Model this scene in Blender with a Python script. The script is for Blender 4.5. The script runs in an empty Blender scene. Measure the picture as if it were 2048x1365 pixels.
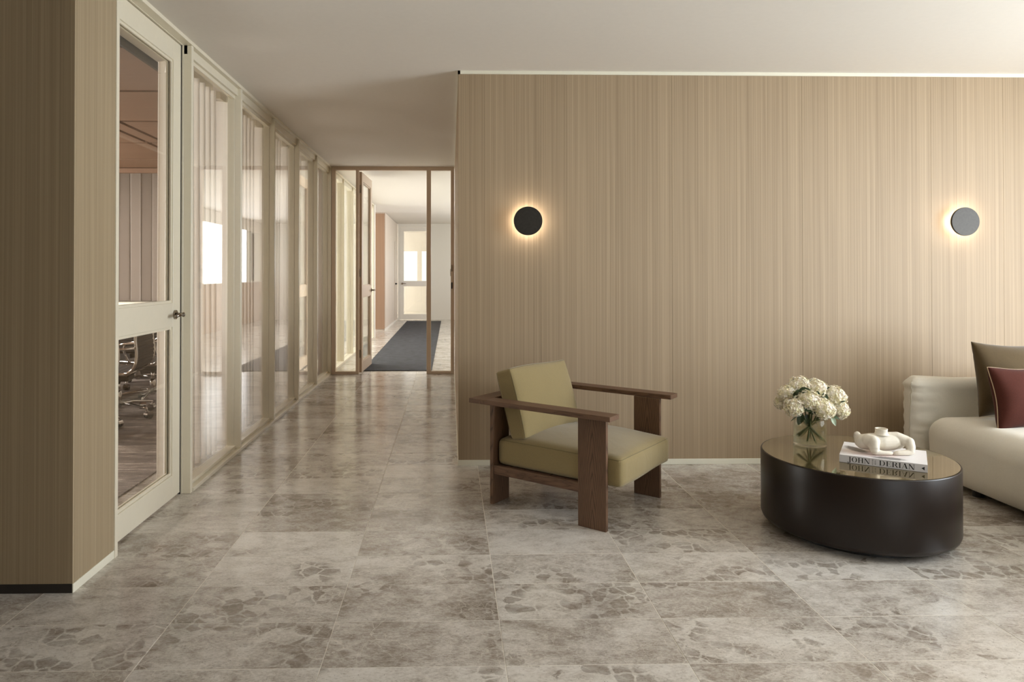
import bpy, bmesh, math, random
from mathutils import Vector, Matrix
random.seed(4)
PI = math.pi
sc = bpy.context.scene
COL = sc.collection

# ---------------------------------------------------------------- camera
cam_d = bpy.data.cameras.new('camera')
cam_d.sensor_width = 36.0
cam_d.lens = 24.62
cam_d.shift_x = 0.04514
cam_d.shift_y = -0.07186
cam_d.clip_start = 0.05
cam = bpy.data.objects.new('camera', cam_d)
COL.objects.link(cam)
cam.location = (0, 0, 1.278)
cam.rotation_euler = (PI / 2 + 0.008, 0, -0.0219)
sc.camera = cam

# ---------------------------------------------------------------- view
sc.view_settings.view_transform = 'Standard'
sc.view_settings.look = 'None'
sc.view_settings.gamma = 1.0
sc.view_settings.use_curve_mapping = False
sc.view_settings.exposure = 0.0
sc.cycles.max_bounces = 10
sc.cycles.diffuse_bounces = 5
sc.cycles.glossy_bounces = 5
sc.cycles.transmission_bounces = 8
sc.cycles.transparent_max_bounces = 24
sc.cycles.use_denoising = True
sc.cycles.sample_clamp_indirect = 6.0
sc.cycles.caustics_reflective = False
sc.cycles.caustics_refractive = False

# ---------------------------------------------------------------- world: bright overcast daylight outside
w = bpy.data.worlds.new('overcast')
sc.world = w
w.use_nodes = True
nt = w.node_tree
bg = nt.nodes['Background']
tc = nt.nodes.new('ShaderNodeTexCoord')
sep = nt.nodes.new('ShaderNodeSeparateXYZ')
rm = nt.nodes.new('ShaderNodeMapRange')
rm.inputs[1].default_value = -0.05
rm.inputs[2].default_value = 0.12
mx = nt.nodes.new('ShaderNodeMix'); mx.data_type = 'RGBA'
mx.inputs[6].default_value = (0.52, 0.56, 0.44, 1)
mx.inputs[7].default_value = (0.92, 0.96, 1.0, 1)
nt.links.new(tc.outputs['Generated'], sep.inputs[0])
nt.links.new(sep.outputs[2], rm.inputs[0])
nt.links.new(rm.outputs[0], mx.inputs[0])
nt.links.new(mx.outputs[2], bg.inputs[0])
bg.inputs[1].default_value = 2.2


def area(name, loc, rot, sx, sy, power, col):
    d = bpy.data.lights.new(name, 'AREA')
    d.shape = 'RECTANGLE'; d.size = sx; d.size_y = sy
    d.energy = power; d.color = col
    o = bpy.data.objects.new(name, d); COL.objects.link(o)
    o.location = loc; o.rotation_euler = rot
    return o

# daylight entering through window openings, facing in, plus added fill lights
area('daylight_lounge', (5.66, 1.85, 1.35), (0, PI / 2, 0), 2.3, 2.5, 335, (0.87, 0.935, 1.0))
area('rear_fill', (3.6, -3.42, 1.5), (PI / 2, 0, 0), 3.4, 1.8, 22, (0.86, 0.93, 1.0))  # added fill from behind the camera
area('daylight_corridor', (1.97, 13.6, 1.7), (0, PI / 2, 0), 1.3, 8.0, 140, (0.97, 0.98, 1.0))
area('daylight_boardroom', (-6.22, 6.0, 1.6), (0, -PI / 2, 0), 1.7, 4.4, 260, (1.0, 0.96, 0.92))
area('boardroom_fill', (-4.35, 6.2, 2.50), (0, 0, 0), 0.3, 3.2, 120, (1.0, 0.93, 0.86))  # added unseen fill, brightens the boardroom and its curtains
area('daylight_offices', (-6.22, 12.4, 1.6), (0, -PI / 2, 0), 1.9, 5.6, 560, (0.97, 0.98, 1.0))
area('far_room_fill', (-6.22, 21.3, 1.6), (0, -PI / 2, 0), 1.7, 2.6, 260, (1.0, 0.98, 0.95))  # added fill for the end room; its side opening is made for it

# ---------------------------------------------------------------- node helpers
def s2l(c):
    return tuple(((x / 255) / 12.92 if x / 255 <= 0.04045 else ((x / 255 + 0.055) / 1.055) ** 2.4) for x in c)


class NM:
    def __init__(s, name):
        s.m = bpy.data.materials.new(name); s.m.use_nodes = True
        s.t = s.m.node_tree
        s.b = s.t.nodes['Principled BSDF']
        s.out = s.t.nodes['Material Output']

    def n(s, typ, **kw):
        n = s.t.nodes.new('ShaderNode' + typ)
        for k, v in kw.items():
            setattr(n, k, v)
        return n

    def lk(s, a, b):
        s.t.links.new(a, b)

    def val(s, sock, v):
        if hasattr(v, 'is_output') or isinstance(v, bpy.types.NodeSocket):
            s.lk(v, sock)
        else:
            sock.default_value = v

    def math(s, op, a, b=0.0, clamp=False):
        n = s.n('Math', operation=op); n.use_clamp = clamp
        s.val(n.inputs[0], a); s.val(n.inputs[1], b)
        return n.outputs[0]

    def coords(s, kind='Object'):
        return s.n('TexCoord').outputs[kind]

    def mapping(s, vec, scale=(1, 1, 1), loc=(0, 0, 0), rot=(0, 0, 0)):
        n = s.n('Mapping'); s.lk(vec, n.inputs[0])
        s.val(n.inputs[1], loc); n.inputs[2].default_value = rot; n.inputs[3].default_value = scale
        return n.outputs[0]

    def noise(s, vec, scale, detail=3, rough=0.5, dist=0.0):
        n = s.n('TexNoise'); s.lk(vec, n.inputs['Vector'])
        n.inputs['Scale'].default_value = scale; n.inputs['Detail'].default_value = detail
        n.inputs['Roughness'].default_value = rough; n.inputs['Distortion'].default_value = dist
        return n.outputs[0]

    def ramp(s, fac, stops):
        n = s.n('ValToRGB'); s.lk(fac, n.inputs[0])
        el = n.color_ramp.elements
        while len(el) < len(stops):
            el.new(0.5)
        for e, (p, c) in zip(el, stops):
            e.position = p
            e.color = (c[0], c[1], c[2], 1) if not isinstance(c, (int, float)) else (c, c, c, 1)
        return n.outputs[0]

    def mix(s, fac, a, b, mode='MIX'):
        n = s.n('Mix', data_type='RGBA', blend_type=mode)
        s.val(n.inputs[0], fac)
        for i, c in ((6, a), (7, b)):
            if isinstance(c, tuple):
                n.inputs[i].default_value = (*c, 1) if len(c) == 3 else c
            else:
                s.lk(c, n.inputs[i])
        return n.outputs[2]

    def bump(s, h, strength=0.2, dist=0.002):
        n = s.n('Bump'); s.lk(h, n.inputs['Height'])
        n.inputs['Strength'].default_value = strength; n.inputs['Distance'].default_value = dist
        s.lk(n.outputs[0], s.b.inputs['Normal'])

    def set(s, **kw):
        for k, v in kw.items():
            k = k.replace('_', ' ')
            if isinstance(v, tuple) and len(v) == 3:
                v = (*v, 1)
            s.val(s.b.inputs[k], v)
        return s


def plain(name, srgb, rough=0.5, metal=0.0, noise_amt=0.04, nscale=30, bump=0.0, **kw):
    k = NM(name)
    c = s2l(srgb)
    f = k.noise(k.coords(), nscale, 3)
    col = k.ramp(f, [(0.3, tuple(x * (1 - noise_amt) for x in c)), (0.7, tuple(min(1, x * (1 + noise_amt)) for x in c))])
    k.set(Base_Color=col, Roughness=rough, Metallic=metal)
    if bump:
        k.bump(f, bump, 0.002)
    for a, b in kw.items():
        k.val(k.b.inputs[a.replace('_', ' ')], b)
    return k.m


def veneer(name, light, dark, axis='s', streak=1.0):
    k = NM(name)
    pos = k.coords('Object')
    sp = k.n('SeparateXYZ'); k.lk(pos, sp.inputs[0])
    s_ = k.math('ADD', sp.outputs[0], sp.outputs[1])
    z_ = sp.outputs[2]
    if axis == 'x':          # grain runs along x
        s_ = k.math('ADD', sp.outputs[1], sp.outputs[2]); z_ = sp.outputs[0]

    def cv(a, b, c=0.0):
        n = k.n('CombineXYZ')
        k.lk(k.math('MULTIPLY', s_, a), n.inputs[0]); k.lk(k.math('MULTIPLY', z_, b), n.inputs[1]); n.inputs[2].default_value = c
        return n.outputs[0]
    wob = k.noise(cv(3, 0.8, 5), 1.0, 2)
    n1 = k.noise(cv(125, 0.25), 1.0, 4, 0.65, 0.2)
    n2 = k.noise(cv(420, 0.7, 3), 1.0, 3, 0.6, 0.15)
    n3 = k.noise(cv(14, 0.15, 7), 1.0, 3)
    hair = k.ramp(k.noise(cv(210, 0.45, 11), 1.0, 2, 0.5), [(0.66, 0.0), (0.74, 1.0)])
    v = k.math('ADD', k.math('MULTIPLY', n1, 0.50), k.math('ADD', k.math('MULTIPLY', n2, 0.28), k.math('MULTIPLY', n3, 0.22)))
    v = k.math('ADD', v, k.math('MULTIPLY', k.math('SUBTRACT', wob, 0.5), 0.06))
    col = k.ramp(v, [(0.33, s2l(dark)), (0.50, tuple((a + b) / 2 for a, b in zip(s2l(light), s2l(dark)))), (0.64, s2l(light))])
    col = k.mix(k.math('MULTIPLY', hair, 0.32), col, tuple(x * 0.55 for x in s2l(dark)))
    k.set(Base_Color=col, Roughness=0.52, Specular_IOR_Level=0.35)
    k.bump(v, 0.12 * streak, 0.0008)
    return k.m


def ash(name, width_axis=0, u0=0.0, base=(112, 84, 63), dark=(44, 31, 22), long_axis=2, arch=True):
    """stained ash: nested cathedral arches or straight grain"""
    k = NM(name)
    sp = k.n('SeparateXYZ'); k.lk(k.coords(), sp.inputs[0])
    u = k.math('SUBTRACT', sp.outputs[width_axis], u0)
    z = sp.outputs[long_axis]
    other = sp.outputs[3 - width_axis - long_axis]
    c = k.n('CombineXYZ')
    k.lk(k.math('MULTIPLY', u, 14), c.inputs[0]); k.lk(k.math('MULTIPLY', z, 2.2), c.inputs[1]); k.lk(k.math('MULTIPLY', other, 14), c.inputs[2])
    wob = k.noise(c.outputs[0], 1.0, 3, 0.6, 0.3)
    if arch:
        g = k.math('ADD', k.math('MULTIPLY', k.math('POWER', k.math('ABSOLUTE', u), 1.3), 26.0), k.math('MULTIPLY', z, 1.15))
        g = k.math('ADD', g, k.math('MULTIPLY', wob, 0.30))
        ring = k.math('FRACT', k.math('MULTIPLY', g, 8.5))
    else:
        g = k.math('ADD', k.math('MULTIPLY', u, 1.0), k.math('MULTIPLY', wob, 0.05))
        ring = k.math('FRACT', k.math('MULTIPLY', g, 120.0))
    c2 = k.n('CombineXYZ')
    k.lk(k.math('MULTIPLY', u, 700), c2.inputs[0]); k.lk(k.math('MULTIPLY', z, 14), c2.inputs[1]); k.lk(k.math('MULTIPLY', other, 700), c2.inputs[2])
    pores = k.noise(c2.outputs[0], 1.0, 2, 0.6)
    band = k.ramp(ring, [(0.0, 1.0), (0.10, 0.35), (0.35, 0.0), (0.75, 0.12), (0.93, 0.75), (1.0, 1.0)])
    f = k.math('ADD', k.math('MULTIPLY', band, 0.62), k.math('MULTIPLY', k.ramp(pores, [(0.45, 0.0), (0.7, 1.0)]), 0.42))
    f2 = k.math('ADD', f, k.math('MULTIPLY', k.math('SUBTRACT', wob, 0.5), 0.4), True)
    col = k.mix(f2, s2l(base), s2l(dark))
    k.set(Base_Color=col, Roughness=0.48, Specular_IOR_Level=0.4)
    k.bump(f, -0.15, 0.0006)
    return k.m


def fabric(name, srgb, weave=900, amt=0.10, sheen=0.3, rough=0.9, mottle=6):
    k = NM(name)
    c = s2l(srgb)
    o = k.coords()
    w1 = k.noise(k.mapping(o, (1, 1, 0.25)), weave, 2)
    w2 = k.noise(k.mapping(o, (0.25, 0.25, 1)), weave, 2)
    ww = k.math('MULTIPLY', k.math('ADD', w1, w2), 0.5)
    m_ = k.noise(o, mottle, 4)
    col = k.ramp(ww, [(0.35, tuple(x * (1 - amt) for x in c)), (0.65, tuple(min(1, x * (1 + amt)) for x in c))])
    col = k.mix(k.math('MULTIPLY', m_, 0.30), col, tuple(x * 0.72 for x in c))
    k.set(Base_Color=col, Roughness=rough, Sheen_Weight=sheen, Specular_IOR_Level=0.15)
    k.b.inputs['Sheen Roughness'].default_value = 0.5
    crease = k.noise(o, 9, 3, 0.5, 0.6)
    h = k.math('ADD', k.math('MULTIPLY', ww, 0.06), k.math('MULTIPLY', crease, 1.0))
    k.bump(h, 0.22, 0.010)
    return k.m


def glass_mat(name, tint=(1, 1, 1), refl=1.0, ior=1.5, rough=0.0):
    """flat pane glass: what is not mirrored goes straight through"""
    k = NM(name)
    k.t.nodes.remove(k.b)
    tr = k.n('BsdfTransparent'); tr.inputs[0].default_value = (*tint, 1)
    gl = k.n('BsdfGlossy'); gl.inputs['Roughness'].default_value = rough
    gl.inputs[0].default_value = (1, 1, 1, 1)
    lw_ = k.n('LayerWeight'); lw_.inputs[0].default_value = 0.5
    f5 = k.math('POWER', lw_.outputs['Facing'], 5.0)
    fr = k.math('ADD', k.math('MULTIPLY', f5, 0.96), 0.04)      # Schlick, same from either side
    mxs = k.n('MixShader')
    k.lk(k.math('MULTIPLY', fr, refl, True), mxs.inputs[0])
    k.lk(tr.outputs[0], mxs.inputs[1]); k.lk(gl.outputs[0], mxs.inputs[2])
    k.lk(mxs.outputs[0], k.out.inputs[0])
    return k.m


def sheer_mat(name, srgb, open_=0.35):
    k = NM(name)
    k.t.nodes.remove(k.b)
    c = s2l(srgb)
    o = k.coords()
    th = k.noise(k.mapping(o, (60, 60, 900)), 1.0, 2)
    th2 = k.noise(k.mapping(o, (900, 900, 40)), 1.0, 2)
    f = k.math('MULTIPLY', k.math('ADD', th, th2), 0.5)
    col = k.ramp(f, [(0.3, tuple(x * 0.96 for x in c)), (0.7, c)])
    df = k.n('BsdfDiffuse'); k.lk(col, df.inputs[0])
    tl = k.n('BsdfTranslucent'); k.lk(col, tl.inputs[0])
    tp = k.n('BsdfTransparent'); tp.inputs[0].default_value = (1, 1, 1, 1)
    m1 = k.n('MixShader'); m1.inputs[0].default_value = 0.55
    k.lk(df.outputs[0], m1.inputs[1]); k.lk(tl.outputs[0], m1.inputs[2])
    m2 = k.n('MixShader')
    op = k.ramp(f, [(0.3, open_ + 0.04), (0.7, open_ - 0.03)])
    k.lk(op, m2.inputs[0])
    k.lk(m1.outputs[0], m2.inputs[1]); k.lk(tp.outputs[0], m2.inputs[2])
    k.lk(m2.outputs[0], k.out.inputs[0])
    return k.m


def marble(name, warm=0.0):
    k = NM(name)
    oi = k.n('ObjectInfo')
    r = oi.outputs['Random']
    # every tile cut from another piece of stone
    cb = k.n('CombineXYZ')
    k.lk(k.math('MULTIPLY', r, 83.0), cb.inputs[0]); k.lk(k.math('MULTIPLY', r, 191.0), cb.inputs[1]); k.lk(k.math('MULTIPLY', r, 37.0), cb.inputs[2])
    ad = k.n('VectorMath', operation='ADD')
    k.lk(k.coords('Object'), ad.inputs[0]); k.lk(cb.outputs[0], ad.inputs[1])
    p = ad.outputs[0]
    ps = k.mapping(p, (1.0, 1.5, 1.0), rot=(0, 0, 0.22))
    big = k.noise(ps, 3.6, 9, 0.70, 0.35)
    mid = k.noise(ps, 12.0, 8, 0.74, 0.45)
    fine = k.noise(k.mapping(p, (1.0, 1.8, 1)), 70, 5, 0.72)
    t = k.math('ADD', k.math('MULTIPLY', big, 0.42), k.math('ADD', k.math('MULTIPLY', mid, 0.32), k.math('MULTIPLY', fine, 0.28)))
    r2 = k.math('FRACT', k.math('MULTIPLY', r, 7.31))
    t = k.math('ADD', t, k.math('MULTIPLY', k.math('SUBTRACT', r2, 0.55), 0.10))
    L, M, D = s2l((196, 186, 172)), s2l((154, 142, 127)), s2l((107, 94, 81))
    col = k.ramp(t, [(0.38, s2l((138, 128, 118))), (0.44, s2l((164, 155, 145))), (0.50, s2l((190, 183, 174))), (0.57, s2l((212, 207, 199))), (0.68, s2l((226, 222, 216)))])
    # brecciated dark clasts
    wv = k.n('VectorMath', operation='ADD')
    wn = k.n('TexNoise'); k.lk(p, wn.inputs['Vector']); wn.inputs['Scale'].default_value = 13; wn.inputs['Detail'].default_value = 4
    wm = k.n('VectorMath', operation='SCALE'); k.lk(wn.outputs['Color'], wm.inputs[0]); wm.inputs['Scale'].default_value = 0.055
    k.lk(p, wv.inputs[0]); k.lk(wm.outputs[0], wv.inputs[1])
    vo = k.n('TexVoronoi', feature='DISTANCE_TO_EDGE'); k.lk(wv.outputs[0], vo.inputs['Vector']); vo.inputs['Scale'].default_value = 15
    vc = k.n('TexVoronoi'); k.lk(wv.outputs[0], vc.inputs['Vector']); vc.inputs['Scale'].default_value = 15
    sepc = k.n('SeparateColor'); k.lk(vc.outputs['Color'], sepc.inputs[0])
    patch = k.noise(k.mapping(p, (1, 1.4, 1)), 3.1, 3, 0.5)
    patch = k.math('ADD', patch, k.math('MULTIPLY', k.math('SUBTRACT', k.math('FRACT', k.math('MULTIPLY', r, 17.7)), 0.72), 0.16))
    zone = k.ramp(patch, [(0.47, 0.0), (0.57, 1.0)])
    cell = k.ramp(sepc.outputs[0], [(0.36, 0.0), (0.44, 1.0)])
    inner = k.ramp(vo.outputs['Distance'], [(0.03, 0.0), (0.09, 1.0)])
    fz = k.math('MULTIPLY', k.math('MULTIPLY', zone, cell), k.math('MULTIPLY', inner, k.ramp(mid, [(0.35, 0.9), (0.7, 0.35)])))
    col = k.mix(k.math('MULTIPLY', fz, 0.85), col, s2l((118, 105, 93)))
    # pale hairline veins, two families
    def veins(scale, wdt, thr, amt, off, col):
        wv2 = k.n('VectorMath', operation='ADD')
        wn2 = k.n('TexNoise'); k.lk(k.mapping(p, (1, 1, 1), (off, 0, 0)), wn2.inputs['Vector']); wn2.inputs['Scale'].default_value = scale * 0.7; wn2.inputs['Detail'].default_value = 5
        wm2 = k.n('VectorMath', operation='SCALE'); k.lk(wn2.outputs['Color'], wm2.inputs[0]); wm2.inputs['Scale'].default_value = 1.3 / scale
        k.lk(k.mapping(p, (1, 1.3, 1), (off, off, 0), (0, 0, 0.5)), wv2.inputs[0]); k.lk(wm2.outputs[0], wv2.inputs[1])
        v = k.n('TexVoronoi', feature='DISTANCE_TO_EDGE'); k.lk(wv2.outputs[0], v.inputs['Vector']); v.inputs['Scale'].default_value = scale
        line = k.ramp(v.outputs['Distance'], [(0.0, 1.0), (wdt, 0.0)])
        gate = k.ramp(k.noise(k.mapping(p, loc=(off * 3, 0, 0)), 4.0, 3), [(thr, 0.0), (thr + 0.14, 1.0)])
        return k.mix(k.math('MULTIPLY', k.math('MULTIPLY', line, gate), amt), col, s2l((222, 215, 203)))
    col = veins(9, 0.016, 0.46, 0.60, 2.0, col)
    col = veins(28, 0.035, 0.46, 0.50, 9.0, col)
    specks = k.ramp(k.noise(p, 120, 3, 0.7), [(0.62, 0.0), (0.70, 1.0)])
    col = k.mix(k.math('MULTIPLY', specks, 0.6), col, s2l((84, 72, 60)))
    if warm:
        col = k.mix(warm, col, s2l((176, 150, 130)))
    k.set(Base_Color=col, Roughness=k.ramp(mid, [(0.3, 0.13), (0.7, 0.22)]), Specular_IOR_Level=0.5)
    return k.m


M = {}
M['marble'] = marble('honed_marble')
M['grout'] = plain('grout', (222, 216, 204), 0.85)
M['ceiling'] = plain('ceiling_paint', (226, 221, 213), 0.9, noise_amt=0.01)
M['cream'] = plain('cream_enamel', (222, 214, 194), 0.34, noise_amt=0.01)
M['cream_shaded'] = plain('cream_enamel_shaded', (196, 176, 154), 0.38, noise_amt=0.01)  # same cream enamel, with the screen's backlit shade put into the colour
M['white'] = plain('white_paint', (232, 228, 220), 0.6, noise_amt=0.01)
M['skirt'] = plain('skirting_paint', (226, 222, 204), 0.45, noise_amt=0.01)
M['veneer'] = veneer('oak_veneer', (177, 156, 128), (132, 113, 89))
M['veneer_pier'] = veneer('oak_veneer_pier', (176, 158, 129), (136, 119, 94))
M['veneer_far'] = veneer('oak_veneer_far', (190, 158, 132), (158, 126, 102))
M['pale_panel'] = veneer('pale_veneer', (222, 210, 198), (204, 190, 176))
M['timber_ceiling'] = veneer('timber_ceiling', (136, 104, 82), (108, 80, 62), axis='x')
M['glass'] = glass_mat('pane_glass', (0.97, 0.975, 0.965), 1.0)
M['glass_mirrorish'] = glass_mat('partition_glass', (0.97, 0.97, 0.96), 1.25)
M['sheer'] = sheer_mat('sheer_linen', (246, 241, 234), 0.12)
M['drape'] = fabric('grey_drape', (116, 106, 98), 400)
M['carpet_dark'] = plain('charcoal_carpet', (50, 51, 56), 0.95, noise_amt=0.4, nscale=9, bump=0.5)
M['black'] = plain('black_plastic', (24, 23, 22), 0.45)
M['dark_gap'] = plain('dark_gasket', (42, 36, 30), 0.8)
M['steel'] = plain('brushed_nickel', (150, 140, 128), 0.25, 1.0)
M['chrome'] = plain('chrome', (205, 200, 196), 0.1, 1.0)
M['bronze_disc'] = plain('blackened_bronze', (46, 43, 39), 0.42, 0.55, noise_amt=0.15, nscale=60)
M['mesh_black'] = fabric('black_sling', (58, 54, 52), 600, sheen=0.1, rough=0.6)
M['table_lacquer'] = plain('coffee_lacquer', (30, 21, 16), 0.33, noise_amt=0.02, Specular_IOR_Level=0.35)
M['table_top'] = plain('bronze_mirror_top', (132, 116, 78), 0.035, 0.75, noise_amt=0.01)
M['olive'] = fabric('olive_wool', (140, 124, 86), 900)
M['sofa'] = fabric('ecru_linen', (230, 225, 212), 800, amt=0.06, sheen=0.15)
M['pillow_olive'] = fabric('moss_velvet', (84, 68, 42), 500, sheen=0.35)
M['pillow_red'] = fabric('rust_linen', (76, 38, 29), 700, amt=0.2, sheen=0.08)
M['piping'] = fabric('beige_piping', (190, 165, 135), 800)
M['ceramic'] = plain('matt_ceramic', (222, 214, 198), 0.62, noise_amt=0.04, nscale=40, bump=0.25)
M['paper'] = plain('book_paper', (238, 236, 232), 0.5, noise_amt=0.02, nscale=200)
M['ink'] = plain('black_ink', (22, 22, 24), 0.6)
M['leg_u'] = ash('stained_ash_leg', 0, -0.075)
M['leg_v'] = ash('stained_ash_rear_leg', 1, 0.09)
M['rail_u'] = ash('stained_ash_rail', 1, 0.0, (112, 84, 64), (62, 44, 32), long_axis=0, arch=False)
M['rail_v'] = ash('stained_ash_cross_rail', 0, 0.0, (112, 84, 64), (62, 44, 32), long_axis=1, arch=False)
M['stem'] = plain('flower_stem', (78, 88, 44), 0.5, noise_amt=0.3, nscale=80)


def leaf_mat():
    k = NM('leaf_green')
    o = k.coords()
    f = k.noise(o, 60, 3)
    col = k.ramp(f, [(0.3, s2l((36, 50, 28))), (0.7, s2l((66, 84, 46)))])
    k.set(Base_Color=col, Roughness=0.4)
    return k.m


M['leaf'] = leaf_mat()


def petal_mat():
    k = NM('ivory_petal')
    f = k.noise(k.coords(), 34, 3)
    col = k.ramp(f, [(0.34, s2l((226, 218, 180))), (0.56, s2l((248, 240, 224))), (0.75, s2l((252, 244, 236)))])
    k.set(Base_Color=col, Roughness=0.7)
    k.b.inputs['Subsurface Weight'].default_value = 0.25
    k.b.inputs['Subsurface Radius'].default_value = (0.01, 0.008, 0.005)
    k.b.inputs['Subsurface Scale'].default_value = 0.4
    return k.m


M['petal'] = petal_mat()


def emit(name, col, st):
    k = NM(name)
    k.set(Base_Color=col, Emission_Color=col, Emission_Strength=st)
    return k.m


M['led'] = emit('warm_led', (1.0, 0.86, 0.72), 62)


def boardroom_carpet():
    k = NM('boardroom_carpet')
    o = k.coords('Object')
    a = k.noise(k.mapping(o, (2.2, 9, 1)), 1.0, 5, 0.6, 0.4)
    b = k.noise(k.mapping(o, (6, 30, 1)), 1.0, 4, 0.7, 0.3)
    c = k.noise(o, 120, 2)
    f = k.math('ADD', k.math('MULTIPLY', a, 0.5), k.math('ADD', k.math('MULTIPLY', b, 0.35), k.math('MULTIPLY', c, 0.15)))
    col = k.ramp(f, [(0.40, s2l((92, 82, 76))), (0.52, s2l((122, 111, 104))), (0.57, s2l((150, 138, 129))), (0.63, s2l((214, 203, 192)))])
    k.set(Base_Color=col, Roughness=0.85)
    return k.m


M['board_carpet'] = boardroom_carpet()


# ---------------------------------------------------------------- mesh helpers
def link(name, me, m=None, parent=None, smooth=False, loc=None, rotz=None):
    o = bpy.data.objects.new(name, me)
    COL.objects.link(o)
    if m is not None and not me.materials:
        me.materials.append(m)
    if parent is not None:
        o.parent = parent
    if smooth:
        me.polygons.foreach_set('use_smooth', [True] * len(me.polygons))
    if loc is not None:
        o.location = loc
    if rotz is not None:
        o.rotation_euler = (0, 0, rotz)
    return o


def bm_obj(name, bm, m, parent=None, smooth=False, **kw):
    me = bpy.data.meshes.new(name)
    bm.normal_update()
    bm.to_mesh(me); bm.free()
    return link(name, me, m, parent, smooth, **kw)


def py_obj(name, vs, fs, m, parent=None, smooth=False, **kw):
    me = bpy.data.meshes.new(name)
    me.from_pydata([tuple(v) for v in vs], [], fs)
    me.update()
    return link(name, me, m, parent, smooth, **kw)


def add_box(bm, x0, x1, y0, y1, z0, z1, bev=0.0, seg=1):
    r = bmesh.ops.create_cube(bm, size=1.0)
    vs = r['verts']
    for v in vs:
        v.co = Vector(((x0 + x1) / 2 + v.co.x * (x1 - x0), (y0 + y1) / 2 + v.co.y * (y1 - y0), (z0 + z1) / 2 + v.co.z * (z1 - z0)))
    if bev:
        es = list({e for v in vs for e in v.link_edges})
        bmesh.ops.bevel(bm, geom=es, offset=bev, segments=seg, affect='EDGES', profile=0.5)


def box(name, x0, x1, y0, y1, z0, z1, m, parent=None, bev=0.0, seg=1, **kw):
    bm = bmesh.new()
    add_box(bm, x0, x1, y0, y1, z0, z1, bev, seg)
    return bm_obj(name, bm, m, parent, **kw)


def empty(name, loc=(0, 0, 0), rotz=0.0, parent=None):
    o = bpy.data.objects.new(name, None)
    COL.objects.link(o)
    o.location = loc; o.rotation_euler = (0, 0, rotz)
    o.empty_display_size = 0.1
    if parent is not None:
        o.parent = parent
    return o


def struct(o):
    o['kind'] = 'structure'
    return o


def tag(o, label, cat, group=None):
    o['label'] = label; o['category'] = cat
    if group:
        o['group'] = group
    return o


def add_lathe(bm, prof, seg=32, cx=0, cy=0, closed=True):
    rings = []
    for r, z in prof:
        if r < 1e-6:
            rings.append([bm.verts.new((cx, cy, z))])
        else:
            rings.append([bm.verts.new((cx + r * math.cos(2 * PI * i / seg), cy + r * math.sin(2 * PI * i / seg), z)) for i in range(seg)])
    for a, b in zip(rings[:-1], rings[1:]):
        for i in range(seg):
            j = (i + 1) % seg
            if len(a) == 1 and len(b) == 1:
                continue
            if len(a) == 1:
                bm.faces.new((a[0], b[j], b[i]))
            elif len(b) == 1:
                bm.faces.new((a[i], a[j], b[0]))
            else:
                bm.faces.new((a[i], a[j], b[j], b[i]))


def add_tube(bm, pts, r, seg=10, caps=True):
    pts = [Vector(p) for p in pts]
    rad = r if isinstance(r, (list, tuple)) else [r] * len(pts)
    rings = []
    up = Vector((0, 0, 1))
    prev = None
    for i, p in enumerate(pts):
        t = (pts[min(i + 1, len(pts) - 1)] - pts[max(i - 1, 0)]).normalized()
        if prev is None:
            a = t.cross(up)
            if a.length < 1e-3:
                a = t.cross(Vector((1, 0, 0)))
        else:
            a = prev - t * prev.dot(t)
            if a.length < 1e-5:
                a = t.cross(up)
        a.normalize(); prev = a
        b = t.cross(a).normalized()
        rings.append([bm.verts.new(p + (a * math.cos(2 * PI * k / seg) + b * math.sin(2 * PI * k / seg)) * rad[i]) for k in range(seg)])
    for A, B in zip(rings[:-1], rings[1:]):
        for k in range(seg):
            bm.faces.new((A[k], A[(k + 1) % seg], B[(k + 1) % seg], B[k]))
    if caps:
        bm.faces.new(list(reversed(rings[0]))); bm.faces.new(rings[-1])


def tube(name, pts, r, m, parent=None, seg=10, smooth=True):
    bm = bmesh.new(); add_tube(bm, pts, r, seg)
    return bm_obj(name, bm, m, parent, smooth)


def soft_box(name, x0, x1, y0, y1, z0, z1, r, m, parent=None, n=14, crown=0.0, fn=None, sag=0.0):
    """upholstered block: rounded box, crowned top, optional per-vertex function"""
    bm = bmesh.new()
    bmesh.ops.create_cube(bm, size=2.0)
    bmesh.ops.subdivide_edges(bm, edges=bm.edges[:], cuts=n, use_grid_fill=True)
    hx, hy, hz = (x1 - x0) / 2, (y1 - y0) / 2, (z1 - z0) / 2
    c = Vector(((x0 + x1) / 2, (y0 + y1) / 2, (z0 + z1) / 2))

    def remap(t, h):   # put more rows near the edges
        a = abs(t)
        return math.copysign(h * (1 - (1 - a) ** 1.0), t) if h < 3 * r else math.copysign(h - (h) * (1 - a) ** 1.35, t)
    for v in bm.verts:
        t = v.co.copy()
        p = Vector((remap(t.x, hx), remap(t.y, hy), remap(t.z, hz)))
        q = Vector((max(-(hx - r), min(hx - r, p.x)), max(-(hy - r), min(hy - r, p.y)), max(-(hz - r), min(hz - r, p.z))))
        d = p - q
        if d.length > 1e-9:
            p = q + d.normalized() * r
        fx, fy = 1 - (p.x / hx) ** 2, 1 - (p.y / hy) ** 2
        if crown and p.z > 0:
            p.z += crown * max(0, fx) ** 0.7 * max(0, fy) ** 0.7 * (p.z / hz)
        if sag:
            fz = 1 - (p.z / hz) ** 2
            p.x += math.copysign(sag * max(0, fz) * max(0, fy), p.x) * (abs(p.x) / hx) ** 4
            p.y += math.copysign(sag * max(0, fz) * max(0, fx), p.y) * (abs(p.y) / hy) ** 4
        p = p + c
        if fn:
            p = Vector(fn(p, t))
        v.co = p
    return bm_obj(name, bm, m, parent, smooth=True)


# ================================================================ SETTING
H = 2.628
XL, XR, YW, YP, YF = -1.508, 0.053, 4.66, 8.90, 19.2
TX0, TY0 = -1.6202, 2.2845

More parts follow.
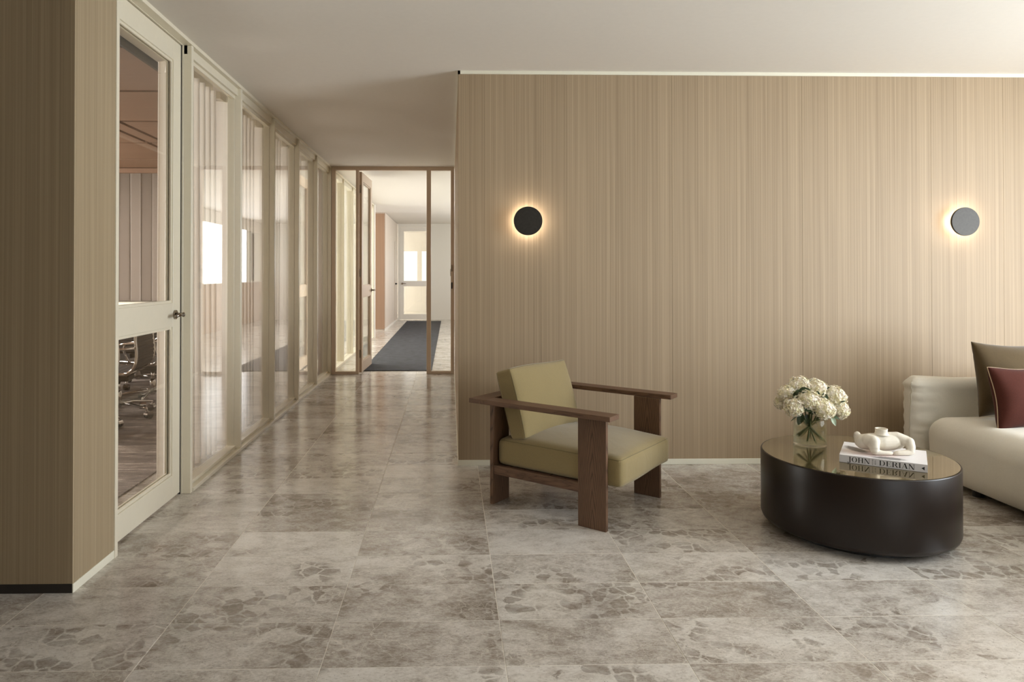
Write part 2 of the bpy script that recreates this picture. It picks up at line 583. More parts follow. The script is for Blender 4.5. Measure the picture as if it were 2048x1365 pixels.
# floor: screed with pale grout, stone tiles laid on it
floor = struct(box('floor', -6.4, 6.0, -3.6, 24.0, -0.20, -0.0007, M['grout']))
g = 0.0014
bmt = bmesh.new()
add_box(bmt, -0.3 + g, 0.3 - g, -0.15 + g, 0.15 - g, -0.010, 0.0, 0.0006)
tile_me = bpy.data.meshes.new('tile'); bmt.to_mesh(tile_me); bmt.free()
tile_me.materials.append(M['marble'])
placed = set()
for k in range(-2, 10):
    for j in range(-2, 8):
        placed.add((k, j))
for k in range(-1, 3):
    for j in range(8, 22):
        placed.add((k, j))
for k, j in sorted(placed):
    o = bpy.data.objects.new('tile', tile_me); COL.objects.link(o); o.parent = floor
    o.location = (TX0 + 0.6 * k + 0.3, TY0 + 0.3 * j + 0.15, random.uniform(-0.0003, 0.0003))
    if (k * 7 + j * 3) % 2:
        o.rotation_euler = (0, 0, PI)
# outlying tiles (behind the camera, beyond the glazed screen, under the far rooms) as one mass
vs, fs = [], []
for k in range(-4, 12):
    for j in range(-19, 68):
        if (k, j) in placed:
            continue
        x = TX0 + 0.6 * k; y = TY0 + 0.3 * j
        if y > 21.5 or x < -6.3 or x > 5.6:
            continue
        if j >= 8 and k < -2:
            continue
        i = len(vs)
        vs += [(x + g, y + g, 0), (x + 0.6 - g, y + g, 0), (x + 0.6 - g, y + 0.3 - g, 0), (x + g, y + 0.3 - g, 0),
               (x + g, y + g, -0.01), (x + 0.6 - g, y + g, -0.01), (x + 0.6 - g, y + 0.3 - g, -0.01), (x + g, y + 0.3 - g, -0.01)]
        fs += [(i, i + 1, i + 2, i + 3), (i, i + 4, i + 5, i + 1), (i + 1, i + 5, i + 6, i + 2), (i + 2, i + 6, i + 7, i + 3), (i + 3, i + 7, i + 4, i)]
o = py_obj('outer_tiles', vs, fs, M['marble'], floor); o['kind'] = 'stuff'

struct(box('ceiling', -6.4, 6.0, -3.6, 24.0, H, H + 0.2, M['ceiling']))

# veneered back wall: a block with sheets of matched veneer on its face
wb = struct(box('wall_back', XR + 0.012, 5.9, YW + 0.012, YP + 0.1, 0, H, M['veneer']))


def panel(name, parent, x, y, wd, h0, h1, face, m, t=0.012):
    """veneer sheet; face 'y' looks to -y, 'x+' looks to +x, 'x-' looks to -x"""
    bm = bmesh.new()
    if face == 'y':
        add_box(bm, 0.0003, wd - 0.0003, 0, t, h0, h1, 0.0006)
    else:
        add_box(bm, 0, t, 0.0003, wd - 0.0003, h0, h1, 0.0006)
    o = bm_obj(name, bm, m, parent)
    o.location = (x, y, 0)
    return o


xs = [XR, 0.603, 1.485, 2.367, 3.249, 3.745, 4.63, 5.6]
for a, b in zip(xs[:-1], xs[1:]):
    panel('veneer_panel', wb, a, YW, b - a, 0.036, H - 0.022, 'y', M['veneer'])
ys = [YW + 0.012, 5.52, 6.40, 7.28, 8.16, YP - 0.02]
for a, b in zip(ys[:-1], ys[1:]):
    panel('veneer_panel', wb, XR, a, b - a, 0.036, H - 0.022, 'x', M['veneer'])
struct(box('trim_1', XR - 0.004, 5.66, YW - 0.006, YW + 0.012, H - 0.022, H, M['skirt']))
struct(box('trim_2', XR - 0.004, XR + 0.012, YW - 0.006, YP, H - 0.022, H, M['skirt']))
struct(box('baseboard_back', XR - 0.004, 5.66, YW - 0.006, YW + 0.012, 0, 0.036, M['skirt'], bev=0.001))
struct(box('baseboard_corridor', XR - 0.004, XR + 0.012, YW + 0.0125, YP, 0, 0.036, M['skirt'], bev=0.001))

# near left wall (pier end beside the door)
wp = struct(box('wall_left', -6.3, XL - 0.012, 2.852, 3.17, 0, H, M['veneer_pier']))
pxs = [-6.3, -5.4, -4.5, -3.6, -2.7, XL]
for a, b in zip(pxs[:-1], pxs[1:]):
    panel('veneer_panel', wp, a, 2.840, b - a, 0.036, H, 'y', M['veneer_pier'])
panel('veneer_panel', wp, XL - 0.012, 2.8525, 0.328, 0.036, H, 'x', M['veneer_pier'])
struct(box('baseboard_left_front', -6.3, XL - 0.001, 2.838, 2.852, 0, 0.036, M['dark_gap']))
struct(box('baseboard_left_side', XL - 0.012, XL + 0.003, 2.839, 3.18, 0, 0.036, M['skirt'], bev=0.001))
struct(box('trim_3', XL - 0.10, XL + 0.006, 3.18, 3.207, 0, H, M['cream'], bev=0.001))

# right wall with a wide window, out of frame, the lounge's daylight
rw = struct(empty('wall_right'))
for nm, a in (('wall_pier', (5.6, 5.9, -3.6, 0.55, 0, H)), ('wall_pier', (5.6, 5.9, 3.15, YW + .1, 0, H)),
              ('window_head', (5.6, 5.9, 0.55, 3.15, 2.52, H)), ('window_apron', (5.6, 5.9, 0.55, 3.15, 0, 0.16))):
    box(nm, *a, M['veneer_pier'], rw)
win = struct(empty('window_1', (5.6, 1.85, 0)))
for y in (-1.28, 0.0, 1.28):
    box('mullion', -0.02, 0.03, y - 0.02, y + 0.02, 0.16, 2.52, M['cream'], win)
# wall behind the camera, with a window added for fill light
bw = struct(empty('wall_front'))
for a in ((-6.4, 1.85, -3.7, -3.45, 0, H), (5.35, 6.0, -3.7, -3.45, 0, H), (1.85, 5.35, -3.7, -3.45, 0, 0.55), (1.85, 5.35, -3.7, -3.45, 2.45, H),
          (-6.3, 1.7, -0.80, -0.62, 0, H)):  # added unseen wall, blocks rear light from the pier front
    box('wall_part', *a, M['veneer_pier'], bw)
struct(box('wall_outer_left', -6.7, -6.3, -3.6, 2.9, 0, H, M['veneer_pier']))

# ---------------------------------------------------------------- glazed partition on the left
part = struct(empty('wall_glazed'))
YM = [4.10 + 0.962 * i for i in range(5)] + [YP - 0.03]


def mullion(y, parent, x_out=XL + 0.002, depth=0.095, wdt=0.034, m=None):
    """two stops either side of the pane, plus a front bead"""
    m = m or M['cream']
    bm = bmesh.new()
    add_box(bm, x_out - 0.045, x_out, y, y + wdt, 0.0, H - 0.0225, 0.0012)
    add_box(bm, x_out - depth, x_out - 0.0452, y - 0.002, y + wdt + 0.002, 0.0, H - 0.0225, 0.0012)
    return bm_obj('mullion', bm, m, parent)


for y in YM:
    mullion(y, part)
Y0 = 3.207
bm = bmesh.new()   # continuous head: stepped section
add_box(bm, XL - 0.10, XL + 0.006, Y0, YP, H - 0.022, H, 0.001)
add_box(bm, XL - 0.10, XL - 0.022, 4.10, YP, H - 0.075, H - 0.0225, 0.001)
bm_obj('head_track', bm, M['cream'], part)
bm = bmesh.new()
add_box(bm, XL - 0.10, XL + 0.006, 4.136, YP, 0, 0.022, 0.001)
add_box(bm, XL - 0.10, XL - 0.030, 4.152, YP, 0.0225, 0.042, 0.001)
bm_obj('sill_rail', bm, M['cream'], part)
for a, b in zip(YM[:-1], YM[1:]):
    box('glass_pane', XL - 0.062, XL - 0.052, a + 0.030, b + 0.002, 0.03, H - 0.06, M['glass_mirrorish'], part)
    box('glazing_bead', XL - 0.050, XL - 0.040, a + 0.035, b - 0.001, H - 0.098, H - 0.0755, M['cream'], part)


def door(name, loc, rotz, wd, ht, m, handle_x, stile=0.105, z0=0.012, rail=(0.975, 1.11), bot=0.14, top=0.115, hinges=None):
    """glazed door: local x runs from hinge to free edge, y is thickness"""
    d = struct(empty(name, loc, rotz))
    t = 0.022
    bx_ = lambda nm, *a: box(nm, *a, m, d, bev=0.0015)
    bx_('stile', 0, stile, -t, t, z0, ht)
    bx_('stile', wd - stile, wd, -t, t, z0, ht)
    bx_('rail', stile, wd - stile, -t, t, z0, bot)
    bx_('rail', stile, wd - stile, -t, t, rail[0], rail[1])
    bx_('rail', stile, wd - stile, -t, t, ht - top, ht)
    for z1, z2 in ((bot, rail[0]), (rail[1], ht - top)):
        box('glass_pane', stile, wd - stile, -0.004, 0.004, z1, z2, M['glass'], d)
        bm = bmesh.new()
        for s in (-1, 1):
            a, b = sorted((s * 0.005, s * 0.014))
            add_box(bm, stile, stile + 0.014, a, b, z1, z2)
            add_box(bm, wd - stile - 0.014, wd - stile, a, b, z1, z2)
            add_box(bm, stile + 0.014, wd - stile - 0.014, a, b, z1, z1 + 0.014)
            add_box(bm, stile + 0.014, wd - stile - 0.014, a, b, z2 - 0.014, z2)
        bm_obj('glazing_bead', bm, m, d)
    zc = (rail[0] + rail[1]) / 2
    for s in (-1, 1):
        bm = bmesh.new()
        add_tube(bm, [(handle_x, s * t, zc), (handle_x, s * (t + 0.010), zc)], 0.026, 24)
        ros = bm_obj('handle_rosette', bm, M['steel'], d)
        sg = -1 if handle_x > wd / 2 else 1
        bm = bmesh.new()
        add_tube(bm, [(handle_x, s * (t + 0.008), zc), (handle_x, s * (t + 0.045), zc)], 0.011, 14)
        add_tube(bm, [(handle_x, s * (t + 0.045), zc), (handle_x, s * (t + 0.052), zc), (handle_x, s * (t + 0.056), zc)], [0.013, 0.014, 0.010], 14)
        add_tube(bm, [(handle_x - 0.004 * sg, s * (t + 0.048), zc), (handle_x + sg * 0.05, s * (t + 0.050), zc), (handle_x + sg * 0.105, s * (t + 0.050), zc - 0.002)], [0.010, 0.0085, 0.0095], 12)
        bm_obj('handle_lever', bm, M['steel'], ros, True)
    if hinges is not None:
        for z in (0.25, 1.28, 2.35):
            bm = bmesh.new()
            add_tube(bm, [(-0.008, hinges, z - 0.05), (-0.008, hinges, z + 0.05)], 0.008, 10)
            add_box(bm, -0.008, 0.03, hinges - 0.003 - (0.0), hinges + 0.003, z - 0.045, z + 0.045)
            bm_obj('hinge', bm, M['steel'], d)
    return d


# boardroom door: hinged on the pier, lever at the far stile
door('door_1', (-1.585, 3.212, 0), PI / 2, 0.876, 2.598, M['cream'], 0.795)
struct(box('trim_4', XL - 0.10, XL - 0.045, 3.207, 4.10, 2.602, H - 0.0225, M['cream']))
struct(box('trim_5', XL - 0.070, XL - 0.0535, 4.0900, 4.0990, 0, H - 0.0225, M['dark_gap']))

# ---------------------------------------------------------------- portal screen across the corridor
scr = struct(empty('wall_screen'))
P0, P1 = YP - 0.025, YP + 0.045
for a, b in ((XL + 0.008, -1.452), (-1.196, -1.158), (-0.302, -0.247), (0.004, XR - 0.005)):
    box('post', a, b, P0, P1, 0, H, M['cream_shaded'], scr, bev=0.0015)
for a, b in ((-1.452, -1.196), (-1.158, -0.302), (-0.247, 0.004)):
    box('head_rail', a, b, P0, P1, H - 0.045, H, M['cream_shaded'], scr, bev=0.0015)
for a, b in ((-1.452, -1.196), (-0.247, 0.004)):
    box('sill_rail', a, b, P0, P1, 0, 0.035, M['cream_shaded'], scr, bev=0.0015)
    box('glass_pane', a, b, YP + 0.008, YP + 0.016, 0.035, H - 0.045, M['glass'], scr)
bm = bmesh.new()
add_box(bm, -0.002, 0.0038, P0 + .005, P0 + 0.03, 1.24, 1.33)
bm_obj('strike_plate', bm, M['steel'], scr)
box('lock_keeper', 0.010, 0.026, P0 - 0.006, P0 + 0.001, 1.08, 1.16, M['black'], scr)
box('switch_plate', 0.008, 0.024, P0 - 0.008, P0 + 0.001, 1.30, 1.38, M['steel'], scr)
d2 = door('door_2', (-1.150, YP + 0.05, 0), PI / 2 - 0.035, 0.86, 2.57, M['cream_shaded'], 0.80, hinges=0.0)

# ---------------------------------------------------------------- boardroom behind the glass
brd = struct(empty('wall_boardroom'))
box('end_wall', -6.3, XL - 0.11, YP + 0.0, YP + 0.12, 0, H, M['white'], brd)
wl = struct(empty('wall_outer'))
for a in ((-6.6, -6.3, 2.9, 3.8, 0, H), (-6.6, -6.3, 8.2, 9.6, 0, H), (-6.6, -6.3, 3.8, 8.2, 0, 0.72), (-6.6, -6.3, 3.8, 8.2, 2.45, H),
          (-6.6, -6.3, 15.2, 19.9, 0, H), (-6.6, -6.3, 22.7, 24, 0, H), (-6.6, -6.3, 19.9, 22.7, 0, 0.6), (-6.6, -6.3, 19.9, 22.7, 2.5, H), (-6.6, -6.3, 9.6, 15.2, 0, 0.6), (-6.6, -6.3, 9.6, 15.2, 2.5, H)):
    box('wall_part', *a, M['white'], wl)
# timber boards of the boardroom ceiling, a metre deep, with shadow gaps
tcl = struct(box('ceiling_boardroom', -6.29, -1.872, 3.18, YP - 0.01, H - 0.012, H - 0.001, M['black']))
for i in range(6):
    y1_ = [4.06, 5.06, 6.07, 7.08, 8.10, 8.88][i]
    y0_ = ([3.19] + [4.06, 5.06, 6.07, 7.08, 8.10])[i]
    for xa, xb in ((-1.895, -2.83), (-2.875, -3.005), (-3.05, -6.28)):
        box('ceiling_board', xb, xa, y0_ + 0.026, y1_ - 0.026, H - 0.045, H - 0.0125, M['timber_ceiling'], tcl)
struct(box('trim_6', -1.89, -1.872, 3.18, YP - 0.01, H - 0.05, H - 0.001, M['dark_gap']))
# carpet inset
cp = box('boardroom_carpet', -6.25, -1.885, 3.24, YP - 0.06, 0.0012, 0.008, M['board_carpet'])
tag(cp, 'dark grey brown streaked carpet on the boardroom floor behind the glass door', 'carpet')


def pleated(name, pts, z0, z1, amp, period, m, phase=0.0, parent=None, thick_top=0.0, taper=0.25):
    """hanging cloth following a line, with soft ripples"""
    (xa, ya), (xb, yb) = pts
    L = math.hypot(xb - xa, yb - ya)
    tx, ty = (xb - xa) / L, (yb - ya) / L
    nx, ny = -ty, tx
    nu = max(12, int(L / period * 12)); nz = 10
    vs, fs = [], []
    for j in range(nz + 1):
        f = j / nz
        z = z0 + (z1 - z0) * f
        for i in range(nu + 1):
            s = L * i / nu
            a = amp * (1 + taper * (1 - f) * math.sin(s * 3.1 + phase))
            ph = 2 * PI * s / period + phase + 0.25 * (1 - f) * math.sin(s * 7 + 1.3)
            off = a * math.sin(ph)
            lat = 0.22 * period * math.sin(2 * ph) * 0.5
            vs.append((xa + tx * (s + lat) + nx * off, ya + ty * (s + lat) + ny * off, z))
    for j in range(nz):
        for i in range(nu):
            a = j * (nu + 1) + i
            fs.append((a, a + 1, a + nu + 2, a + nu + 1))
    return py_obj(name, vs, fs, m, parent, True)


for i, (a, b) in enumerate(((4.285, 5.02), (5.28, 6.00), (6.22, 6.96), (7.18, 7.92), (8.10, 8.80))):
    c = empty('sheer_curtain', (0, 0, 0))
    pleated('cloth', ((-1.725, a), (-1.725, b)), 0.02, 2.50, 0.062, 0.105, M['sheer'], i * 1.1, c)
    pleated('heading_band', ((-1.725, a), (-1.725, b)), 2.50, 2.572, 0.062, 0.105, M['sheer'], i * 1.1, c, taper=0.0)
    box('track', -1.74, -1.71, a - 0.05, b + 0.05, 2.575, H - 0.001, M['cream'], c)
    tag(c, ['white sheer curtain in the glass bay next to the door, edge seen through the door',
            'white sheer curtain in the second glass bay from the door',
            'white sheer curtain in the third glass bay from the door',
            'white sheer curtain in the fourth glass bay from the door',
            'white sheer curtain in the last glass bay before the corridor screen'][i], 'curtain', 'sheer curtains behind the glazed partition')
c = empty('drape', (0, 0, 0))
pleated('cloth', ((-6.2, YP - 0.10), (-1.95, YP - 0.10)), 0.93, 2.55, 0.010, 0.27, M['drape'], 0.4, c)
box('pelmet', -6.25, -1.9, YP - 0.16, YP - 0.03, 2.52, 2.576, M['timber_ceiling'], c)
tag(c, 'grey brown gathered drape on the far wall of the boardroom', 'curtain')
cr = empty('credenza', (-4.2, YP - 0.42, 0))
box('top', -1.9, 1.9, -0.02, 0.26, 0.89, 0.925, M['skirt'], cr)
box('body', -1.88, 1.88, 0, 0.24, 0.06, 0.888, M['dark_gap'], cr)
for i in range(4):
    box('door', -1.86 + i * 0.93, -1.86 + i * 0.93 + 0.92, -0.016, -0.001, 0.09, 0.86, M['dark_gap'], cr, bev=0.002)
box('plinth', -1.84, 1.84, 0.03, 0.22, 0.008, 0.06, M['black'], cr)
tag(cr, 'long dark sideboard with a pale top below the boardroom drape', 'sideboard')

# conference table
ct = empty('conference_table', (-4.35, 6.15, 0.008))
bm = bmesh.new()
prof = []
for i in range(48):
    a = 2 * PI * i / 48
    c_, s_ = math.cos(a), math.sin(a)
    prof.append((math.copysign(abs(c_) ** 0.5, c_) * 0.95, math.copysign(abs(s_) ** 0.5, s_) * 1.65))
lo = [bm.verts.new((x, y, 0.705)) for x, y in prof]; hi = [bm.verts.new((x, y, 0.735)) for x, y in prof]
bm.faces.new(list(reversed(lo))); bm.faces.new(hi)
for i in range(48):
    bm.faces.new((lo[i], lo[(i + 1) % 48], hi[(i + 1) % 48], hi[i]))
bm_obj('tabletop', bm, plain('pale_lacquer_top', (180, 165, 150), 0.15), ct)
for y in (-0.85, 0.85):
    box('pedestal', -0.28, 0.28, y - 0.06, y + 0.06, 0.03, 0.7045, M['black'], ct)
    box('foot', -0.4, 0.4, y - 0.09, y + 0.09, 0, 0.03, M['chrome'], ct, bev=0.004)
tag(ct, 'oval boardroom table with a pale glossy top behind the office chairs', 'table')


# office chairs: ribbed black sling between polished side ribs on a five-star castor base
def office_chair(loc, rz, label, sw=0.0):
    t = empty('office_chair', (loc[0], loc[1], 0.008), rz)
    # profile in (x forward, z): seat front to top of back
    pr = []
    ctrl = [(0.25, 0.455), (0.20, 0.475), (0.05, 0.47), (-0.10, 0.455), (-0.17, 0.475), (-0.215, 0.54), (-0.225, 0.64), (-0.215, 0.76), (-0.235, 0.86), (-0.275, 0.95)]
    for i in range(len(ctrl) - 1):
        p0 = Vector(ctrl[max(i - 1, 0)]); p1 = Vector(ctrl[i]); p2 = Vector(ctrl[i + 1]); p3 = Vector(ctrl[min(i + 2, len(ctrl) - 1)])
        for q in range(6):
            u = q / 6
            pr.append(0.5 * ((2 * p1) + (p2 - p0) * u + (2 * p0 - 5 * p1 + 4 * p2 - p3) * u * u + (3 * p1 - p0 - 3 * p2 + p3) * u ** 3))
    pr.append(Vector(ctrl[-1]))
    DZ = -0.055
    for p in pr:
        p.y += DZ

    def sling(a, b, name):
        vs, fs = [], []
        seg = pr[a:b]
        rows = []
        for i in range(len(seg) - 1):
            for h in (0.0, 0.5):
                rows.append((seg[i].lerp(seg[i + 1], h), 0.0 if h == 0 and i % 2 == 0 else 0.007))
        for i, (p, off) in enumerate(rows):
            q = rows[min(i + 1, len(rows) - 1)][0] - rows[max(i - 1, 0)][0]
            n = Vector((-q.y, q.x)).normalized()
            for y in (-0.235, 0.235):
                vs.append((p.x + n.x * off, y, p.y + n.y * off)); vs.append((p.x - n.x * (0.006 + off), y, p.y - n.y * (0.006 + off)))
        for i in range(len(rows) - 1):
            o_ = i * 4
            fs += [(o_, o_ + 2, o_ + 6, o_ + 4), (o_ + 1, o_ + 5, o_ + 7, o_ + 3), (o_, o_ + 4, o_ + 5, o_ + 1), (o_ + 2, o_ + 3, o_ + 7, o_ + 6)]
        return py_obj(name, vs, fs, M['mesh_black'], t)
    sling(0, 26, 'seat'); sling(26, len(pr), 'backrest')
    for s in (-1, 1):
        tube('side_rib', [(p.x, s * 0.245, p.y) for p in pr], 0.013, M['chrome'], t, 8)
        bm = bmesh.new()
        add_tube(bm, [(-0.215, s * 0.262, 0.625), (-0.12, s * 0.275, 0.617), (0.05, s * 0.275, 0.61), (0.12, s * 0.275, 0.595), (0.14, s * 0.272, 0.545), (0.10, s * 0.265, 0.445), (0.07, s * 0.258, 0.407)], 0.011, 8)
        bm_obj('armrest', bm, M['chrome'], t, True)
    bm = bmesh.new()
    add_tube(bm, [(-0.14, -0.245, 0.397), (-0.14, 0.245, 0.397)], 0.013, 8)
    add_tube(bm, [(0.12, -0.245, 0.40), (0.12, 0.245, 0.40)], 0.013, 8)
    bm_obj('spreader', bm, M['chrome'], t, True)
    box('tilt_mechanism', -0.11, 0.11, -0.09, 0.09, 0.315, 0.372, M['black'], t, bev=0.012)
    tube('gas_lift', [(0, 0, 0.20), (0, 0, 0.33)], 0.017, M['chrome'], t, 12)
    bm = bmesh.new()
    add_lathe(bm, [(0, 0.075), (0.022, 0.075), (0.028, 0.09), (0.030, 0.20), (0.024, 0.232), (0, 0.232)], 16)
    bm_obj('hub', bm, M['chrome'], t, True)
    for i in range(5):
        a = 2 * PI * i / 5 + sw
        c_, s_ = math.cos(a), math.sin(a)
        pts = [(0.02 * c_, 0.02 * s_, 0.115), (0.14 * c_, 0.14 * s_, 0.112), (0.27 * c_, 0.27 * s_, 0.094), (0.312 * c_, 0.312 * s_, 0.088), (0.32 * c_, 0.32 * s_, 0.062)]
        leg = tube('leg', pts, [0.017, 0.014, 0.012, 0.011, 0.007], M['chrome'], t, 8)
        a2 = a + 1.1 + i * 0.9
        dx, dy = math.cos(a2), math.sin(a2)
        cx, cy = 0.32 * c_ + dy * 0.012, 0.32 * s_ - dx * 0.012
        bm = bmesh.new()
        for s in (-1, 1):
            add_tube(bm, [(cx + s * dx * 0.007, cy + s * dy * 0.007, 0.030), (cx + s * dx * 0.025, cy + s * dy * 0.025, 0.030)], 0.030, 14)
        bm_obj('castor', bm, M['black'], leg)
        bm = bmesh.new()
        add_tube(bm, [(cx - dx * 0.027, cy - dy * 0.027, 0.034), (cx + dx * 0.027, cy + dy * 0.027, 0.034)], [0.0315, 0.0315], 14)
        for v in bm.verts:
            if v.co.z < 0.03:
                v.co.z = 0.034
        bm_obj('castor_hood', bm, M['chrome'], leg)
    tag(t, label, 'office chair', 'office chairs at the boardroom table')
    return t


office_chair((-2.945, 6.29), PI + 0.12, 'chrome and black ribbed office chair nearest the edge of the door glass', 0.16)
office_chair((-2.93, 6.97), PI - 0.12, 'chrome and black office chair with its ribbed back showing widest through the door', 0.55)
office_chair((-2.95, 5.60), PI + 0.1, 'office chair mostly hidden by the door frame, only a castor showing', 0.02)
office_chair((-3.52, 7.98), -PI / 2 + 0.4, 'office chair at the far end of the boardroom table', 0.9)

# ---------------------------------------------------------------- corridor beyond the screen
run = box('carpet_runner', -1.155, -0.245, 9.16, 18.6, 0.0008, 0.010, M['carpet_dark'], bev=0.003)
tag(run, 'long charcoal carpet runner down the middle of the bright corridor', 'rug')
br2 = box('side_rug', -3.4, -1.72, 13.95, 15.45, 0.0008, 0.009, M['carpet_dark'], bev=0.003)
tag(br2, 'grey carpet patch in the opening before the wood pier', 'rug')
p2 = struct(empty('wall_glazed_far'))
YM2 = [8.99 + 0.958 * i for i in range(5)]
for y in YM2 + [13.72]:
    mullion(y, p2)
bm = bmesh.new()
add_box(bm, XL - 0.10, XL + 0.006, YP + 0.05, 13.85, H - 0.022, H)
add_box(bm, XL - 0.10, XL - 0.022, YP + 0.05, 13.85, H - 0.075, H - 0.0225)
bm_obj('head_track', bm, M['cream'], p2)
box('sill_rail', XL - 0.10, XL + 0.006, YP + 0.05, 13.85, 0, 0.03, M['cream'], p2)
for a, b in zip(YM2, YM2[1:] + [13.72]):
    box('glass_pane', XL - 0.062, XL - 0.052, a + 0.045, b + 0.005, 0.03, H - 0.06, M['glass'], p2)
box('end_post', XL - 0.14, XL + 0.02, 13.78, 13.92, 0, H - 0.0005, M['white'], p2)
# office partitions between the rooms on the left
struct(box('wall_office', -6.3, XL - 0.2, 13.86, 13.94, 0, H, M['white']))
# wood pier and pale panelled wall with its cupboard door
wpf = struct(box('wall_far_left', -6.3, -1.46, 15.57, YF, 0, H, M['pale_panel']))
panel('veneer_panel', wpf, -1.66, 15.555, 0.20, 0.036, H - 0.03, 'y', M['veneer_far'])
for i in range(4):
    panel('panel', wpf, -1.459, 15.57 + i * 0.9, 0.895, 0.05, H - 0.01, 'x', M['pale_panel'])
struct(box('baseboard_far_left', -1.4595, -1.438, 15.55, YF - 0.01, 0, 0.05, M['white']))
bm = bmesh.new()
cup = struct(empty('door_3', (-1.446, 18.15, 0)))
box('leaf', 0, 0.012, 0, 0.8, 0.052, 2.10, M['pale_panel'], cup, bev=0.002)
bm = bmesh.new()
add_tube(bm, [(0.012, 0.08, 1.0), (0.05, 0.08, 1.0)], 0.02, 12); add_tube(bm, [(0.05, 0.08, 1.0), (0.05, 0.18, 1.0)], 0.012, 10)
bm_obj('handle', bm, M['black'], cup)
# far wall with the end door
wf = struct(empty('wall_far'))
box('wall_part', -0.50, 2.3, YF, YF + 0.12, 0, H, M['white'], wf)
box('frame_post', -1.437, -1.385, YF - 0.03, YF + 0.09, 0, H, M['white'], wf)
box('frame_post', -0.555, -0.50, YF - 0.03, YF + 0.09, 0, H, M['white'], wf)
box('frame_head', -1.385, -0.555, YF - 0.03, YF + 0.09, H - 0.09, H, M['white'], wf)
door('door_4', (-0.560, YF + 0.02, 0), PI, 0.82, 2.53, M['white'], 0.76, rail=(0.93, 1.05), top=0.09, stile=0.09, bot=0.14)
# right side of the far corridor: low wall with wide windows over it
rwf = struct(empty('wall_far_right'))
box('apron', 2.0, 2.2, YP + 0.1, YF, 0, 1.04, M['veneer_far'], rwf)
box('apron_cap', 1.97, 2.2, YP + 0.1, YF, 1.04, 1.065, M['white'], rwf)
box('window_head', 2.0, 2.2, YP + 0.1, YF, 2.35, H, M['white'], rwf)
for i, y in enumerate((9.05, 10.5, 11.3, 12.9, 14.4, 15.9, 17.4, 19.0)):
    box('pier', 2.0, 2.16, y, y + (0.42 if i % 2 == 0 else 0.16), 1.065, 2.35, M['white'], rwf)
struct(box('wall_return', XR + 0.02, 2.2, YP + 0.10, YP + 0.16, 0, H, M['white']))
# the room seen through the end door
er = struct(empty('wall_end_room'))
for a in ((-6.3, -1.62, 23.2, 23.4, 0, H), (-1.10, 2.3, 23.2, 23.4, 0, 0.98), (-1.62, -1.10, 23.2, 23.4, 0, 1.0),
          (-1.62, 2.3, 23.2, 23.4, 2.0, H), (-1.10, -0.95, 23.2, 23.4, 0.98, 2.0)):
    box('wall_part', *a, M['white'], er)
struct(box('wall_end_right', 2.2, 2.4, YF, 23.4, 0, H, M['white']))

# ================================================================ THINGS
# wall lights: blackened disc held off the wall, warm ring of light behind it
def sconce(x, label):
    t = empty('wall_light', (x, YW, 1.622))
    rot = Matrix.Rotation(PI / 2, 4, 'X')      # lathe axis z -> -y

    def lathe(name, prof, m, smooth=True):
        bm = bmesh.new(); add_lathe(bm, prof, 64)
        bm.transform(rot)
        return bm_obj(name, bm, m, t, smooth)
    lathe('backplate', [(0, 0.0005), (0.055, 0.0005), (0.055, 0.026), (0.0, 0.026)], M['skirt'], False)
    lathe('light_ring', [(0.055, 0.0265), (0.060, 0.028), (0.060, 0.046), (0.055, 0.0475), (0.0, 0.0475)], M['led'], False)
    lathe('disc', [(0, 0.0485), (0.085, 0.0485), (0.0940, 0.051), (0.0952, 0.054), (0.0952, 0.063), (0.0945, 0.0650), (0.0932, 0.066), (0, 0.066)], M['bronze_disc'], False)
    tag(t, label, 'wall light', 'round wall lights on the veneered wall')


sconce(0.511, 'round dark disc wall light with warm halo, above the armchair')
sconce(3.437, 'round dark disc wall light with warm halo, above the sofa')

# ---------------------------------------------------------------- armchair
q = dict(W=0.6914, o=0.0848, aw=0.1002, lw=0.1564, lt=0.0225, zt=0.588, ta=0.0245, uf=0.0627, D=0.7052, ur=0.0821)
ch = empty('armchair', (0.7659, 3.4394, 0), -0.6824)
W_, D_, lw, lt = q['W'], q['D'], q['lw'], q['lt']
zb = q['zt'] - q['ta']
bv = 0.0018
box('leg', -lw, 0, 0, lt, 0, zb, M['leg_u'], ch, bev=bv)
box('leg', -lw, 0, W_ - lt, W_, 0, zb, M['leg_u'], ch, bev=bv)
box('leg', -D_, -D_ + lt, 0, lw, 0, zb, M['leg_v'], ch, bev=bv)
box('leg', -D_, -D_ + lt, W_ - lw, W_, 0, zb, M['leg_v'], ch, bev=bv)
uR = -D_ - q['ur']
box('armrest', uR + q['aw'], q['uf'], -q['o'], -q['o'] + q['aw'], zb, q['zt'], M['rail_u'], ch, bev=bv)
box('armrest', uR + q['aw'], q['uf'], W_ + q['o'] - q['aw'], W_ + q['o'], zb, q['zt'], M['rail_u'], ch, bev=bv)
box('back_rail', uR, uR + q['aw'] - 0.0004, -q['o'], W_ + q['o'], zb, q['zt'], M['rail_v'], ch, bev=bv)
box('side_rail', -D_ + lt, -lw, 0.004, 0.026, 0.168, 0.217, M['rail_u'], ch, bev=bv)
box('side_rail', -D_ + lt, -lw, W_ - 0.026, W_ - 0.004, 0.168, 0.217, M['rail_u'], ch, bev=bv)
box('cross_rail', -0.155, -0.130, lt + .002, W_ - lt - .002, 0.168, 0.214, M['rail_v'], ch, bev=bv)
box('cross_rail', -D_ + lt + 0.001, -D_ + lt + 0.022, lw + 0.002, W_ - lw - 0.002, 0.168, 0.214, M['rail_v'], ch, bev=bv)
for i in range(6):
    box('slat', -0.668 + i * 0.084, -0.590 + i * 0.084, 0.027, W_ - 0.027, 0.200, 0.2155, M['rail_v'], ch)


